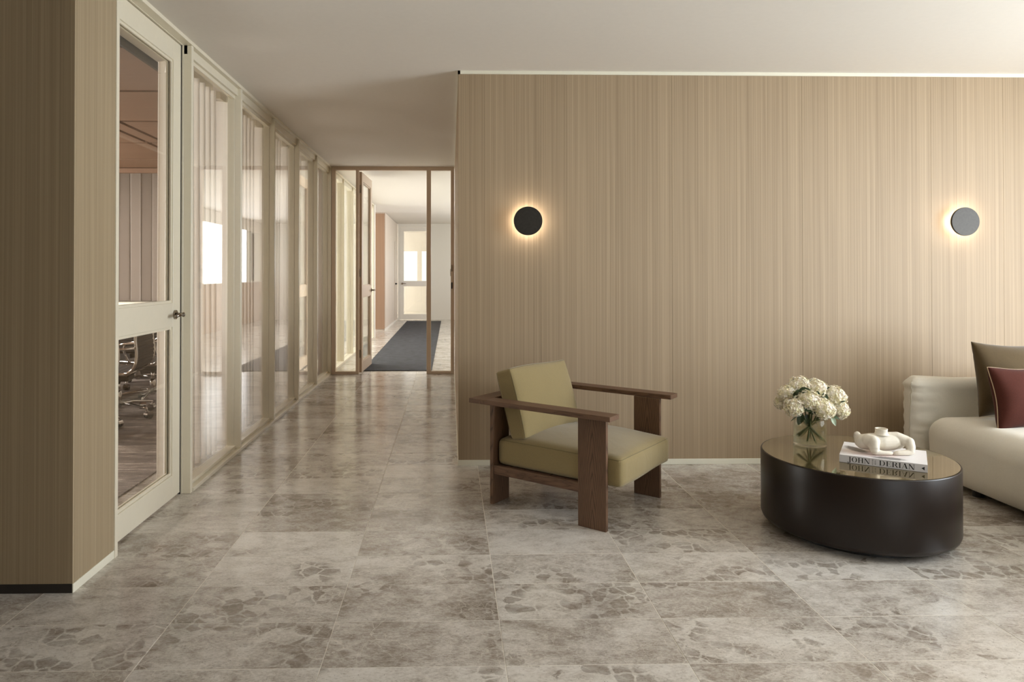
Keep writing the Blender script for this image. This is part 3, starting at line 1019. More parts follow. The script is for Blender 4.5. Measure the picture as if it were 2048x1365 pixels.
def seat_fn(p, t):
    x, y, z = p
    # gentle slump: sides bulge a little, the front edge is thickest
    return (x + 0.006 * math.sin(y * 9), y, z + 0.004 * math.sin(x * 11 + y * 7) * (1 if z > 0.3 else 0))


seat_o = soft_box('seat_cushion', -0.678, 0.066, 0.027, W_ - 0.027, 0.2165, 0.362, 0.030, M['olive'], ch, n=22, crown=0.046, fn=seat_fn, sag=0.004)


def seam(name, pts, r, m, parent, on=None):
    """stitched line lying on the cloth"""
    from mathutils.bvhtree import BVHTree
    on = on or parent
    me = on.data
    tree = BVHTree.FromPolygons([v.co[:] for v in me.vertices], [tuple(p.vertices) for p in me.polygons])
    out = []
    for i, p in enumerate(pts):
        steps = [Vector(p)]
        if i + 1 < len(pts):
            q_ = Vector(pts[i + 1])
            n_ = max(1, int((q_ - Vector(p)).length / 0.02))
            steps = [Vector(p).lerp(q_, j / n_) for j in range(n_)]
        for s_ in steps:
            c_, nrm, _, _ = tree.find_nearest(s_)
            out.append(c_ + nrm * r * 0.25)
    return tube(name, out, r, m, parent, 6)


def rr(x0, x1, y0, y1, z, c, n=5):
    out = []
    for cx, cy, a0 in ((x1 - c, y1 - c, 0), (x0 + c, y1 - c, PI / 2), (x0 + c, y0 + c, PI), (x1 - c, y0 + c, 1.5 * PI)):
        for i in range(n + 1):
            a = a0 + i / n * PI / 2
            out.append((cx + c * math.cos(a), cy + c * math.sin(a), z))
    out.append(out[0])
    return out


M['olive_seam'] = fabric('olive_seam', (112, 100, 66), 900)
seam('seam', rr(-0.671, 0.0595, 0.034, W_ - 0.034, 0.3535, 0.022), 0.0016, M['olive_seam'], seat_o)
seam('seam', rr(-0.671, 0.0595, 0.034, W_ - 0.034, 0.2255, 0.022), 0.0016, M['olive_seam'], seat_o)

# back cushion built upright, tilted back, resting on the seat against the rail
bc = empty('back_cushion_frame', parent=None)
bpy.data.objects.remove(bc)
P_rb, P_fb, P_ft, P_rt = Vector((-0.590, 0.360)), Vector((-0.497, 0.376)), Vector((-0.604, 0.752)), Vector((-0.700, 0.722))


def back_fn(p, t):
    # t in [-1,1]^3 : x depth, y width, z height -> bilinear to the measured side outline
    hx = (p.x + 1) / 2; hz = (p.z + 1) / 2
    b = P_rb.lerp(P_fb, hx); tt = P_rt.lerp(P_ft, hx)
    r = b.lerp(tt, hz)
    yy = p.y
    fy = 1 - (2 * (yy - 0.3457) / 0.62) ** 2
    fz = max(0, 1 - p.z ** 2)
    bulge = 0.042 * max(0, fy) ** 0.6 * fz ** 0.7
    n = Vector((0.96, 0.26))
    if p.x > 0:
        r = r + n * bulge * min(1, p.x * 1.2)
    else:
        r = r - n * 0.012 * max(0, fy) * fz
    if p.z > 0.5:
        r = r + Vector((0, 0.006 * math.sin(yy * 8)))
    return (r.x, yy, r.y)


def back_cushion():
    bm = bmesh.new()
    bmesh.ops.create_cube(bm, size=2.0)
    bmesh.ops.subdivide_edges(bm, edges=bm.edges[:], cuts=22, use_grid_fill=True)
    hx, hy, hz, r = 0.049, 0.306, 0.190, 0.017
    for v in bm.verts:
        t = v.co
        def rm_(a, h):
            return math.copysign(h - h * (1 - abs(a)) ** 1.4, a)
        p = Vector((t.x * hx, rm_(t.y, hy), rm_(t.z, hz)))
        qv = Vector((max(-(hx - r), min(hx - r, p.x)), max(-(hy - r), min(hy - r, p.y)), max(-(hz - r), min(hz - r, p.z))))
        d = p - qv
        if d.length > 1e-9:
            p = qv + d.normalized() * r
        # corners of a stuffed cushion draw in a little
        pp = Vector((p.x / hx, 0.3457 + p.y, p.z / hz))
        v.co = Vector(back_fn(pp, t))
    return bm_obj('back_cushion', bm, M['olive'], ch, True)


bk = back_cushion()
for dx in (-0.93, 0.93):
    pts = []
    for cy, cz in [(-1, -1), (-1, 1), (1, 1), (1, -1), (-1, -1)]:
        pts.append((cy, cz))
    path = []
    for (a, b), (c_, d_) in zip(pts[:-1], pts[1:]):
        for i in range(12):
            u = i / 12
            yy, zz = a + (c_ - a) * u, b + (d_ - b) * u
            # round the corners of the path
            m_ = max(abs(yy), abs(zz))
            path.append(back_fn(Vector((dx, 0.3457 + yy * 0.301, zz * 0.965)), None))
    path.append(path[0])
    seam('seam', path, 0.0016, M['olive_seam'], bk)
tag(ch, 'low lounge armchair with dark stained ash frame and olive green cushions', 'armchair')

# ---------------------------------------------------------------- coffee table
ctb = empty('coffee_table', (2.016, 3.450, 0))
R_, ZT = 0.436, 0.374
bm = bmesh.new()
add_lathe(bm, [(0.0, 0.030), (R_ - 0.035, 0.030), (R_ - 0.018, 0.034), (R_ - 0.006, 0.045), (R_, 0.062), (R_, ZT - 0.006), (R_ - 0.002, ZT - 0.0018), (R_ - 0.005, ZT - 0.0004), (R_ - 0.0075, ZT - 0.003), (0, ZT - 0.003)], 128)
bm_obj('drum', bm, M['table_lacquer'], ctb, True)
bm = bmesh.new()
add_lathe(bm, [(0, ZT - 0.0029), (R_ - 0.008, ZT - 0.0029), (R_ - 0.008, ZT), (0, ZT)], 128)
bm_obj('glass_top', bm, M['table_top'], ctb)
bm = bmesh.new()
add_lathe(bm, [(0, 0), (R_ - 0.09, 0), (R_ - 0.09, 0.0299), (0, 0.0299)], 64)
bm_obj('plinth', bm, M['black'], ctb)
tag(ctb, 'round dark brown drum coffee table with a mirror polished bronze top', 'coffee table')

# ---------------------------------------------------------------- book
bth, bw, bd = 0.036, 0.353, 0.297
ba = -0.585
book = empty('book', (1.861, 3.319, ZT + 0.0005), ba)
# local x runs along the spine, y goes away from the camera


def cover_mat():
    k = NM('book_cover_print')
    sp = k.n('SeparateXYZ'); k.lk(k.coords(), sp.inputs[0])
    x, y, z = sp.outputs
    nz = k.noise(k.mapping(k.coords(), (60, 14, 1), rot=(0, 0, -0.5)), 1.0, 4, 0.7)
    wob = k.math('MULTIPLY', k.math('SUBTRACT', nz, 0.5), 0.10)

    def blob(cx, cy, rx, ry, rot, soft):
        c_, s_ = math.cos(rot), math.sin(rot)
        dx = k.math('SUBTRACT', x, cx); dy = k.math('SUBTRACT', y, cy)
        u = k.math('DIVIDE', k.math('ADD', k.math('MULTIPLY', dx, c_), k.math('MULTIPLY', dy, s_)), rx)
        v = k.math('DIVIDE', k.math('SUBTRACT', k.math('MULTIPLY', dy, c_), k.math('MULTIPLY', dx, s_)), ry)
        d = k.math('SQRT', k.math('ADD', k.math('MULTIPLY', u, u), k.math('MULTIPLY', v, v)))
        d = k.math('ADD', d, k.math('MULTIPLY', wob, 4.0))
        return k.ramp(d, [(0.50, 1.0), (min(1.0, 0.50 + soft), 0.0)])
    col = k.mix(k.math('MULTIPLY', blob(0.13, 0.10, 0.16, 0.09, 0.2, 0.6), 0.5), s2l((232, 230, 232)), s2l((216, 180, 168)))
    col = k.mix(k.math('MULTIPLY', blob(0.060, 0.150, 0.100, 0.046, -0.9, 0.35), 0.9), col, s2l((54, 46, 46)))
    col = k.mix(k.math('MULTIPLY', blob(0.20, 0.036, 0.095, 0.040, 0.12, 0.35), 0.85), col, s2l((60, 60, 66)))
    k.set(Base_Color=col, Roughness=0.32)
    return k.m


M['cover'] = cover_mat()
bm = bmesh.new()
add_box(bm, 0, bw, 0, bd, bth - 0.003, bth, 0.0006)
add_box(bm, 0, bw, 0, bd, 0, 0.003, 0.0006)
add_box(bm, 0, bw, 0, 0.003, 0.0031, bth - 0.0031)
cvr = bm_obj('cover', bm, M['cover'], book)
bm = bmesh.new()
add_box(bm, 0.004, bw - 0.004, 0.0035, bd - 0.005, 0.0032, bth - 0.0032)
pg = bm_obj('pages', bm, M['paper'], book)


# spine lettering drawn as high-contrast serif capitals
def glyphs():
    G = {}
    T, t = 0.15, 0.035

    def rect(x0, y0, x1, y1):
        return [(x0, y0), (x1, y0), (x1, y1), (x0, y1)]

    def ring(cx, cy, rx, ry, tx, ty, a0, a1, n=22):
        out = []
        for i in range(n):
            A, B = a0 + (a1 - a0) * i / n, a0 + (a1 - a0) * (i + 1) / n
            out.append([(cx + (rx - tx) * math.cos(A), cy + (ry - ty) * math.sin(A)), (cx + rx * math.cos(A), cy + ry * math.sin(A)),
                        (cx + rx * math.cos(B), cy + ry * math.sin(B)), (cx + (rx - tx) * math.cos(B), cy + (ry - ty) * math.sin(B))])
        return out

    def stem(x, wd, sl=0.09, y0=0.0, y1=1.0):
        return [rect(x, y0, x + wd, y1), rect(x - sl, y0, x + wd + sl, y0 + t), rect(x - sl, y1 - t, x + wd + sl, y1)]

    def dia(x0, y0, x1, y1, wd):
        return [[(x0, y0), (x0 + wd, y0), (x1 + wd, y1), (x1, y1)]]
    G['I'] = (0.42, stem(0.12, T))
    G['H'] = (0.92, stem(0.12, T) + stem(0.62, T) + [rect(0.27, 0.49, 0.62, 0.49 + t)])
    G['N'] = (0.94, stem(0.12, t + 0.02) + [rect(0.74, 0, 0.74 + t + 0.01, 1), rect(0.64, 1 - t, 0.88, 1)] + dia(0.62, 0, 0.08, 1, 0.17))
    G['A'] = (0.86, dia(0.08, 0, 0.40, 1, t + 0.01) + dia(0.60, 0, 0.33, 1, T + 0.02) + [rect(0.20, 0.32, 0.62, 0.32 + t), rect(0.0, 0, 0.24, t), rect(0.52, 0, 0.86, t)])
    G['E'] = (0.78, stem(0.12, T) + [rect(0.2, 0, 0.70, t), rect(0.2, 1 - t, 0.68, 1), rect(0.2, 0.49, 0.52, 0.49 + t), rect(0.66, 0, 0.70, 0.26), rect(0.64, 0.76, 0.68, 1), rect(0.50, 0.38, 0.53, 0.63)])
    G['O'] = (0.90, ring(0.43, 0.5, 0.38, 0.52, T, 0.04, 0, 2 * PI, 40))
    G['D'] = (0.92, stem(0.12, T) + [rect(0.2, 0, 0.42, t), rect(0.2, 1 - t, 0.42, 1)] + ring(0.42, 0.5, 0.40, 0.5, T, t, -PI / 2, PI / 2))
    G['R'] = (0.88, stem(0.12, T) + [rect(0.2, 0.48, 0.42, 0.48 + t), rect(0.2, 1 - t, 0.42, 1)] + ring(0.42, 0.74, 0.28, 0.26, T, t, -PI / 2, PI / 2) + dia(0.66, 0.0, 0.42, 0.5, 0.16) + [rect(0.66, 0, 0.88, t)])
    G['J'] = (0.56, [rect(0.26, -0.02, 0.41, 1), rect(0.16, 1 - t, 0.52, 1)] + ring(0.19, -0.02, 0.22, 0.20, 0.14, 0.05, -PI / 2 - 0.5, 0) + ring(0.05, -0.12, 0.085, 0.085, 0.084, 0.084, 0, 2 * PI))
    return G


def spine_text():
    G = glyphs()

    def word(s_, x0, x1, z0, hgt):
        tot = sum(G[c][0] for c in s_)
        k = (x1 - x0) / tot
        x = x0
        for c in s_:
            wdt, polys = G[c]
            vs_, fs_ = [], []
            for po in polys:
                i0 = len(vs_)
                vs_ += [(x + px * k, -0.0003, z0 + py * hgt) for px, py in po]
                fs_.append(tuple(range(i0, i0 + len(po))))
            py_obj('letter', vs_, fs_, M['ink'], cvr)
            x += wdt * k
    word('JOHN', bw * 0.100, bw * 0.365, 0.0065, 0.0235)
    word('DERIAN', bw * 0.462, bw * 0.868, 0.0065, 0.0235)
    # pointing triangle emblem at the foot of the spine
    t_ = [(0.932, 0.018), (0.968, 0.026), (0.968, 0.0095), (0.9675, 0.0182)]
    py_obj('emblem', [(bw * a, -0.0003, b) for a, b in t_], [(0, 1, 3), (0, 3, 2)], M['ink'], cvr)


spine_text()
for txt, xx in (('PICTURE', 0.398), ('BOOK', 0.428)):
    cu = bpy.data.curves.new('small_print', 'FONT')
    cu.body = txt; cu.size = 0.0068 if txt == 'PICTURE' else 0.0072; cu.align_x = 'CENTER'; cu.resolution_u = 2
    cu.materials.append(M['ink'])
    o = bpy.data.objects.new('small_print', cu); COL.objects.link(o)
    dg = bpy.context.evaluated_depsgraph_get()
    me = bpy.data.meshes.new_from_object(o.evaluated_get(dg))
    bpy.data.objects.remove(o)
    me.transform(Matrix.Translation((bw * xx, -0.0003, 0.018)) @ Matrix.Rotation(PI / 2, 4, 'X') @ Matrix.Rotation(PI / 2, 4, 'Z'))
    link('small_print', me, M['ink'], cvr)
tag(book, 'thick white hardcover picture book with black serif spine title on the coffee table', 'book')

# ---------------------------------------------------------------- ceramic sculpture
scu = empty('ceramic_sculpture', (2.083, 3.335, ZT + bth + 0.001), -0.05)


def sculpture():
    # x across, y away, z up; headless figure curled over its own folded arms
    bm = bmesh.new()

    def limb(pts):
        for (x, y, z, r), (x2, y2, z2, r2) in zip(pts[:-1], pts[1:]):
            add_tube(bm, [(x, y, z), (x2, y2, z2)], [r, r2], 20)
        for x, y, z, r in pts:
            bmesh.ops.create_icosphere(bm, subdivisions=3, radius=r, matrix=Matrix.Translation((x, y, z)))
    limb([(-0.078, 0.030, 0.047, 0.036), (-0.045, 0.020, 0.049, 0.041), (0.0, 0.014, 0.050, 0.042), (0.05, 0.018, 0.052, 0.042), (0.082, 0.028, 0.048, 0.036)])
    limb([(-0.068, 0.004, 0.060, 0.030), (-0.056, -0.018, 0.060, 0.028), (-0.058, -0.030, 0.034, 0.023), (-0.059, -0.036, 0.019, 0.0185)])
    limb([(-0.056, -0.040, 0.014, 0.0140), (-0.022, -0.044, 0.0115, 0.0105), (0.004, -0.044, 0.0105, 0.0095), (0.014, -0.043, 0.010, 0.0085)])
    limb([(0.036, 0.014, 0.078, 0.020), (0.070, 0.010, 0.074, 0.026), (0.102, -0.004, 0.060, 0.027), (0.113, -0.018, 0.058, 0.023), (0.113, -0.030, 0.036, 0.021), (0.109, -0.036, 0.019, 0.0185)])
    limb([(0.104, -0.040, 0.0145, 0.0142), (0.068, -0.044, 0.0125, 0.0120), (0.044, -0.044, 0.0115, 0.0110), (0.034, -0.043, 0.010, 0.0085)])
    limb([(-0.088, 0.044, 0.040, 0.022), (-0.096, 0.048, 0.066, 0.017), (-0.098, 0.046, 0.078, 0.0150)])
    limb([(0.0, 0.014, 0.062, 0.032), (0.0, 0.014, 0.070, 0.026)])
    for v in bm.verts:
        v.co.z = max(v.co.z, 0.0005)
    me = bpy.data.meshes.new('figure'); bm.to_mesh(me); bm.free()
    o = link('figure', me, M['ceramic'], scu, True)
    rmh = o.modifiers.new('weld', 'REMESH'); rmh.mode = 'VOXEL'; rmh.voxel_size = 0.0018; rmh.use_smooth_shade = True
    sm = o.modifiers.new('smooth', 'SMOOTH'); sm.factor = 0.5; sm.iterations = 14
    return o


fig = sculpture()
bm = bmesh.new()
add_lathe(bm, [(0.034, 0.086), (0.0285, 0.092), (0.0268, 0.098), (0.0268, 0.111), (0.0278, 0.1145), (0.0265, 0.1155), (0.0230, 0.1145), (0.0220, 0.109), (0.0220, 0.098), (0.0, 0.0975)], 40, 0.0, 0.014)
bm_obj('neck', bm, M['ceramic'], scu, True)
tag(scu, 'white matt ceramic headless crouching figure with an open neck, sitting on the book', 'sculpture')

# ---------------------------------------------------------------- vase with hydrangeas
VX, VY = 1.893, 3.655
VR, VH = 0.0805, 0.142
vase = empty('glass_vase', (VX, VY, ZT + 0.0005))
k = NM('clear_glass')
k.t.nodes.remove(k.b)
gb = k.n('BsdfGlass'); gb.inputs['IOR'].default_value = 1.3; gb.inputs['Color'].default_value = (0.98, 0.995, 0.98, 1); gb.inputs['Roughness'].default_value = 0.0
tb = k.n('BsdfTransparent'); tb.inputs[0].default_value = (0.985, 0.995, 0.985, 1)
mm = k.n('MixShader'); mm.inputs[0].default_value = 0.6
k.lk(gb.outputs[0], mm.inputs[1]); k.lk(tb.outputs[0], mm.inputs[2]); k.lk(mm.outputs[0], k.out.inputs[0])
M['vase_glass'] = k.m
k = NM('vase_water')
k.t.nodes.remove(k.b)
gb = k.n('BsdfGlass'); gb.inputs['IOR'].default_value = 1.15; gb.inputs['Color'].default_value = (0.98, 0.99, 0.94, 1)
tb = k.n('BsdfTransparent'); tb.inputs[0].default_value = (0.98, 0.99, 0.95, 1)
mm = k.n('MixShader'); mm.inputs[0].default_value = 0.85
k.lk(gb.outputs[0], mm.inputs[1]); k.lk(tb.outputs[0], mm.inputs[2]); k.lk(mm.outputs[0], k.out.inputs[0])
M['water'] = k.m
bm = bmesh.new()
add_lathe(bm, [(0, 0), (VR - 0.004, 0), (VR, 0.004), (VR, VH - 0.002), (VR - 0.0015, VH), (VR - 0.0035, VH), (VR - 0.0045, VH - 0.002), (VR - 0.0045, 0.016), (VR - 0.010, 0.012), (0, 0.0125)], 64)
bm_obj('glass', bm, M['vase_glass'], vase, True)
bm = bmesh.new()
add_lathe(bm, [(0, 0.0135), (VR - 0.012, 0.0135), (VR - 0.0052, 0.018), (VR - 0.0052, 0.0885), (VR - 0.008, 0.0875), (0, 0.0875)], 64)
bm_obj('water', bm, M['water'], vase, True)
tag(vase, 'clear cylindrical glass vase half full of water on the coffee table', 'vase')

rnd = random.Random(11)


def flower_head(r, squash, seed):
    """mophead: a few hundred four-petalled florets over a ball"""
    R2 = random.Random(seed)
    vs, fs = [], []
    n = int(230 * (r / 0.05) ** 2)
    ga = PI * (3 - 5 ** 0.5)
    for i in range(n):
        zz = 1 - 1.78 * (i + 0.5) / n
        if zz < -0.62:
            continue
        rr_ = math.sqrt(1 - zz * zz); a = ga * i + R2.uniform(-0.2, 0.2)
        nrm = Vector((rr_ * math.cos(a), rr_ * math.sin(a), zz))
        lump = 1 + 0.09 * math.sin(nrm.x * 5 + seed) * math.cos(nrm.y * 6 + seed * 2) + R2.uniform(-0.07, 0.07)
        c_ = Vector((nrm.x * r * lump, nrm.y * r * lump, nrm.z * r * squash * lump))
        nrm = (nrm + Vector((R2.uniform(-.35, .35), R2.uniform(-.35, .35), R2.uniform(-.35, .35)))).normalized()
        a_ = nrm.cross(Vector((0.3, 0.2, 1))).normalized(); b_ = nrm.cross(a_)
        ro = R2.uniform(0, PI / 2); ps = R2.uniform(0.0050, 0.0072)
        for q_ in range(4):
            an = ro + q_ * PI / 2
            d1 = a_ * math.cos(an) + b_ * math.sin(an)
            d2 = -a_ * math.sin(an) + b_ * math.cos(an)
            i0 = len(vs)
            cup = R2.uniform(0.15, 0.5) * ps
            vs += [c_, c_ + d1 * ps * 0.55 + d2 * ps * 0.50 + nrm * cup * 0.5, c_ + d1 * ps * 1.12 + d2 * ps * 0.38 + nrm * cup,
                   c_ + d1 * ps * 1.22 + nrm * cup * 0.75,
                   c_ + d1 * ps * 1.12 - d2 * ps * 0.38 + nrm * cup, c_ + d1 * ps * 0.55 - d2 * ps * 0.50 + nrm * cup * 0.5, c_ + d1 * ps * 0.7 - nrm * 0.0004]
            fs += [(i0, i0 + 1, i0 + 6), (i0 + 1, i0 + 2, i0 + 6), (i0 + 2, i0 + 3, i0 + 6), (i0 + 3, i0 + 4, i0 + 6), (i0 + 4, i0 + 5, i0 + 6), (i0 + 5, i0, i0 + 6)]
    # pale green core so gaps read as depth
    bm = bmesh.new()
    bmesh.ops.create_icosphere(bm, subdivisions=2, radius=r * 0.88)
    o0 = len(vs)
    for v in bm.verts:
        vs.append(Vector((v.co.x, v.co.y, v.co.z * squash)))
    for f in bm.faces:
        fs.append(tuple(o0 + v.index for v in f.verts))
    bm.free()
    return vs, fs


def leaf_mesh(L, Wd, droop, seed):
    R2 = random.Random(seed)
    vs, fs = [], []
    nn = 9
    for i in range(nn + 1):
        u = i / nn
        wv = Wd * math.sin(PI * min(1, u * 0.97 + 0.03)) ** 0.75 * (1 - 0.35 * u)
        if i % 2:
            wv *= 1.06
        z = -droop * u * u
        vs += [(u * L, -wv, z + 0.18 * wv), (u * L, -wv * 0.5, z + 0.12 * wv), (u * L, 0, z - 0.001), (u * L, wv * 0.5, z + 0.12 * wv), (u * L, wv, z + 0.18 * wv)]
    for i in range(nn):
        for c_ in range(4):
            a = i * 5 + c_
            fs.append((a, a + 1, a + 6, a + 5))
    return vs, fs


def place_leaf(flower, at, direction, L, Wd, droop, seed, roll=0.0, m=None):
    vs, fs = leaf_mesh(L, Wd, droop, seed)
    d = Vector(direction).normalized()
    quat = d.to_track_quat('X', 'Z')
    mt = Matrix.Translation(Vector(at)) @ quat.to_matrix().to_4x4() @ Matrix.Rotation(roll, 4, 'X')
    return py_obj('leaf', [mt @ Vector(v) for v in vs], fs, m or M['leaf'], flower, True)


def zf(X, Y):   # offsets of the bouquet measured against the vase axis
    return ((X - 758) / 2951.0, 0.51 + (758 - Y) / 2951.0)


def persp(X, Y, dy):   # the same measured spot, dy nearer or farther
    dx, z = zf(X, Y)
    k_ = 1 + dy / VY
    return (VX + dx) * k_ - VX, 1.278 + (z - 1.278) * k_


heads = [  # X, Y, r, depth y, squash, label
    (585, 262, 0.058, 0.045, 0.82, 'ivory hydrangea at the upper left of the bouquet'),
    (845, 300, 0.056, 0.030, 0.85, 'ivory hydrangea at the top middle of the bouquet'),
    (318, 505, 0.035, 0.060, 0.95, 'small ivory hydrangea at the far left edge of the bouquet'),
    (392, 365, 0.040, 0.020, 0.9, 'ivory hydrangea on the left shoulder of the bouquet'),
    (520, 565, 0.050, -0.050, 0.85, 'ivory hydrangea at the lower left front of the bouquet'),
    (735, 465, 0.050, -0.065, 0.80, 'white hydrangea at the front centre of the bouquet'),
    (965, 600, 0.056, -0.070, 0.80, 'white hydrangea at the lower front, just right of centre'),
    (1130, 420, 0.058, 0.015, 0.88, 'creamy hydrangea at the upper right of the bouquet'),
    (1228, 622, 0.043, -0.010, 1.0, 'ivory hydrangea low at the far right edge of the bouquet'),
]
flowers = []
for i, (X, Y, r, dy, sq, lab) in enumerate(heads):
    dx, z = persp(X, Y, dy)
    fl = empty('hydrangea', (VX + dx, VY + dy, z))
    vs, fs = flower_head(r * 1.06, sq, i + 3)
    # lean the head outward
    lean = Vector((dx * 2.4, dy * 2.4, 0.30)).normalized()
    qt = Vector((0, 0, 1)).rotation_difference(lean)
    hd = py_obj('flower_head', [qt @ v for v in vs], fs, M['petal'], fl)
    # stem: from the head, through the neck of the vase, crossing to the far side under water
    ax = -dx * 0.42; ay = -dy * 0.5
    s0 = Vector((0, 0, 0)) - lean * r * 0.5
    mid_ = Vector((-dx + dx * 0.30, -dy + dy * 0.34, (ZT + VH - 0.01) - z))
    end_ = Vector((-dx + max(-0.062, min(0.062, ax * 1.1)), -dy + max(-0.05, min(0.05, ay)), (ZT + 0.018 + 0.004 * i) - z))
    pts = [s0.lerp(mid_, u) + Vector((0, 0, 0.012 * math.sin(PI * u))) for u in (0, 0.35, 0.7, 1.0)] + [mid_.lerp(end_, u) for u in (0.35, 0.7, 1.0)]
    tube('stem', pts, 0.0036 + 0.0006 * (i % 3), M['stem'], fl, 8)
    tag(fl, lab, 'flower', 'hydrangeas in the glass vase')
    flowers.append((fl, Vector((VX + dx, VY + dy, z))))


def bleaf(i, X, Y, dy, dirn, L, Wd, droop, seed, roll=0.0, m=None):
    fl, o = flowers[i]
    dx, z = persp(X, Y, dy)
    place_leaf(fl, Vector((VX + dx, VY + dy, z)) - o, dirn, L, Wd, droop, seed, roll, m)


bleaf(4, 640, 690, -0.055, (-1, -0.25, -0.30), 0.080, 0.024, 0.010, 1, 0.5)
bleaf(4, 560, 400, -0.02, (-0.4, -0.5, 0.55), 0.060, 0.024, 0.008, 2, 0.9)
bleaf(5, 590, 330, -0.03, (0.7, -0.5, 0.25), 0.055, 0.022, 0.008, 3, 1.0)
bleaf(5, 560, 450, -0.03, (-0.6, -0.4, 0.3), 0.055, 0.020, 0.008, 4, 1.1)
bleaf(5, 620, 560, -0.07, (0.9, -0.3, -0.30), 0.070, 0.024, 0.008, 5, 1.0)
bleaf(6, 720, 620, -0.06, (0.5, -0.3, -0.15), 0.050, 0.020, 0.008, 6, 1.0)
bleaf(7, 965, 360, -0.01, (0.25, -0.4, -0.7), 0.050, 0.016, 0.004, 7, 0.6)
bleaf(7, 1010, 285, 0.0, (0.5, -0.5, 0.2), 0.020, 0.010, 0.002, 8, 0.8)
bleaf(8, 1060, 680, -0.03, (0.9, -0.3, -0.45), 0.060, 0.014, 0.006, 9, 0.9)
M['leaf_pale'] = plain('pale_leaf', (150, 166, 140), 0.4, noise_amt=0.3, nscale=90)
bleaf(8, 1100, 730, -0.04, (0.35, -0.3, -0.95), 0.050, 0.014, 0.004, 10, 0.9, M['leaf_pale'])
bleaf(8, 1240, 505, -0.05, (0.8, -0.3, 0.35), 0.028, 0.006, 0.002, 11, 0.6)
bleaf(0, 500, 160, 0.02, (-0.05, 0, 1), 0.016, 0.004, 0.001, 12)
bleaf(1, 740, 195, 0.02, (0.5, 0, 0.6), 0.018, 0.003, 0.001, 13)
bleaf(1, 850, 340, -0.03, (0.5, -0.5, -0.3), 0.024, 0.010, 0.002, 14, 0.8)
for j, (X, Y, dx_) in enumerate(((640, 690, -0.5), (720, 690, -0.15), (830, 700, 0.3))):
    bleaf([4, 5, 6, 6, 4][j], X, Y, -0.03 + 0.012 * (j % 3), (dx_, -0.15, -1), 0.060, 0.020, 0.006, 20 + j, 0.4 * (j - 2))

# ---------------------------------------------------------------- sofa
sofa = empty('sofa', (2.9, 4.3, 0))


def noise3(x, y, z):
    from mathutils import noise
    return noise.noise(Vector((x, y, z)))


def seat_f(p, t):
    x, y, z = p
    # long soft front; faint sag lines
    z += 0.006 * noise3(x * 4, y * 4, 2) if z > 0.2 else 0
    x += 0.006 * noise3(y * 5, z * 5, 7)
    return (x, y, z)


# (local frame: x to the right, y away; the far end of the sofa stands by the wall)
soft_box('seat', 0.010, 0.95, -2.50, -0.02, 0.030, 0.405, 0.115, M['sofa'], sofa, n=34, crown=0.030, fn=seat_f, sag=0.010)


def arm_f(p, t):
    x, y, z = p
    # gathered leading edge: fine pleats running back from the seam, thicker rounded top roll
    near = max(0.0, 1 - (x + 0.005) / 0.16)
    pl = (0.013 * noise3(x * 5, 3.0, z * 26) + 0.005 * noise3(x * 9, 8.0, z * 60)) * near ** 1.2
    s = max(-1.0, min(1.0, (y - 0.075) / 0.035))
    y += s * pl
    if z > 0.5:
        z += 0.018 * max(0.0, 1 - (x + 0.005) / 0.30)
        x -= 0.004 * math.sin(z * 90) * near
    x += 0.016 * (z - 0.3) * (-1) * near
    return (x, y, z)


arm_o = soft_box('armrest', -0.005, 1.09, 0.0, 0.150, 0.030, 0.612, 0.060, M['sofa'], sofa, n=64, fn=arm_f, sag=0.010, crown=0.004)
M['sofa_seam'] = fabric('ecru_seam', (204, 198, 180), 800)
pts = []
for i in range(26):
    u = i / 25
    z = 0.06 + 0.54 * u
    pts.append((-0.0065 - 0.016 * (z - 0.3) + (0.006 * math.sin(z * 120) if z > 0.5 else 0) + 0.012 * max(0, (0.1 - z) / 0.1), 0.045 + 0.008 * math.sin(u * 5), z))
seam('welt', pts, 0.0035, M['sofa_seam'], arm_o)
soft_box('backrest', 0.80, 1.09, -2.50, -0.02, 0.030, 0.612, 0.080, M['sofa'], sofa, n=26, sag=0.010)
for y in (-2.3, -0.35):
    for x in (0.12, 0.9):
        bm = bmesh.new(); add_lathe(bm, [(0, 0), (0.03, 0), (0.03, 0.034), (0, 0.034)], 16, x, y)
        bm_obj('foot', bm, M['black'], sofa)
tag(sofa, 'cream linen sofa with a low rounded arm and plump seat behind the coffee table', 'sofa')


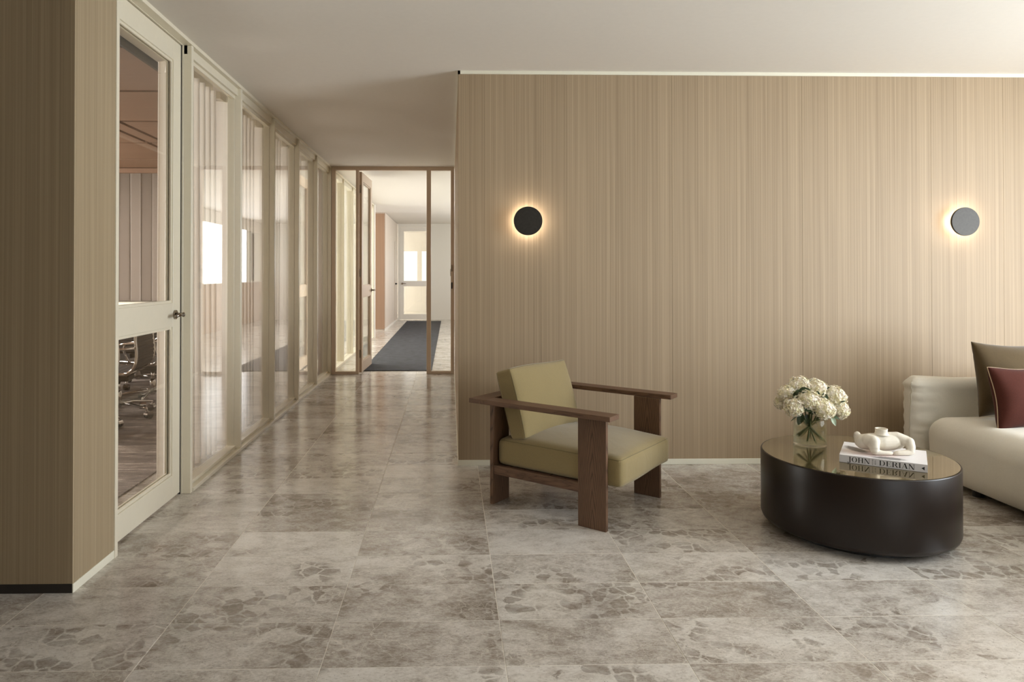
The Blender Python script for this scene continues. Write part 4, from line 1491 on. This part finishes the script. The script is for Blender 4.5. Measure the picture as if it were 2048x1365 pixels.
def pillow(name, cx, cy, cz, hw, hh, th, roll, tilt, yaw, m, label, piping=None, pinch=0.13, gather=0.0, rnd_=0.0):
    t = empty(name, (cx, cy, cz))
    n = 26
    vs, fs = [], []

    def outline(u, v):
        x = hw * u * (1 - pinch * (1 - v * v) * abs(u) ** 1.5)
        z = hh * v * (1 - pinch * (1 - u * u) * abs(v) ** 1.5)
        k_ = 1 - rnd_ * (u * u * v * v) ** 2
        return x * k_, z * k_
    rm4 = Matrix.Rotation(yaw, 4, 'Z') @ Matrix.Rotation(tilt, 4, 'X') @ Matrix.Rotation(roll, 4, 'Y')
    for s in (-1, 1):
        for j in range(n + 1):
            for i in range(n + 1):
                u = math.sin((i / n * 2 - 1) * PI / 2); v = math.sin((j / n * 2 - 1) * PI / 2)
                x, z = outline(u, v)
                e = max(0, (1 - u * u)) * max(0, (1 - v * v))
                y = s * th * (e ** 0.42) * (1 + 0.10 * noise3(u * 2, v * 2, s + th * 9))
                edge = max(abs(u), abs(v))
                if gather:
                    y += gather * math.sin(26 * (u if abs(v) > abs(u) else v)) * (edge ** 6) * (1 - edge ** 8)
                vs.append(rm4 @ Vector((x, y, z)))
        o0 = 0 if s == -1 else (n + 1) ** 2
        for j in range(n):
            for i in range(n):
                a = o0 + j * (n + 1) + i
                f = (a, a + 1, a + n + 2, a + n + 1)
                fs.append(f if s == -1 else tuple(reversed(f)))
    me = bpy.data.meshes.new('cover'); me.from_pydata(vs, [], fs)
    bm = bmesh.new(); bm.from_mesh(me); bmesh.ops.remove_doubles(bm, verts=bm.verts[:], dist=0.0004)
    bm.to_mesh(me); bm.free()
    link('cover', me, m, t, True)
    if piping:
        path = []
        for (u0, v0), (u1, v1) in (((-1, -1), (1, -1)), ((1, -1), (1, 1)), ((1, 1), (-1, 1)), ((-1, 1), (-1, -1))):
            for k_ in range(16):
                f = k_ / 16
                x, z = outline(u0 + (u1 - u0) * f, v0 + (v1 - v0) * f)
                path.append(rm4 @ Vector((x, 0, z)))
        path.append(path[0])
        tube('piping', path, 0.0026, piping, t, 8)
    tag(t, label, 'cushion')
    return t


pillow('cushion', 3.375, 4.12, 0.640, 0.255, 0.222, 0.085, 0.03, -0.16, 0.06, M['pillow_olive'], 'large moss green velvet cushion leaning on the sofa arm', pinch=0.10, gather=0.006)
pillow('cushion', 3.232, 3.87, 0.578, 0.222, 0.186, 0.078, 0.0, -0.20, 0.10, M['pillow_red'], 'smaller rust red linen cushion in front of the green one', M['piping'], pinch=0.16, rnd_=0.07)
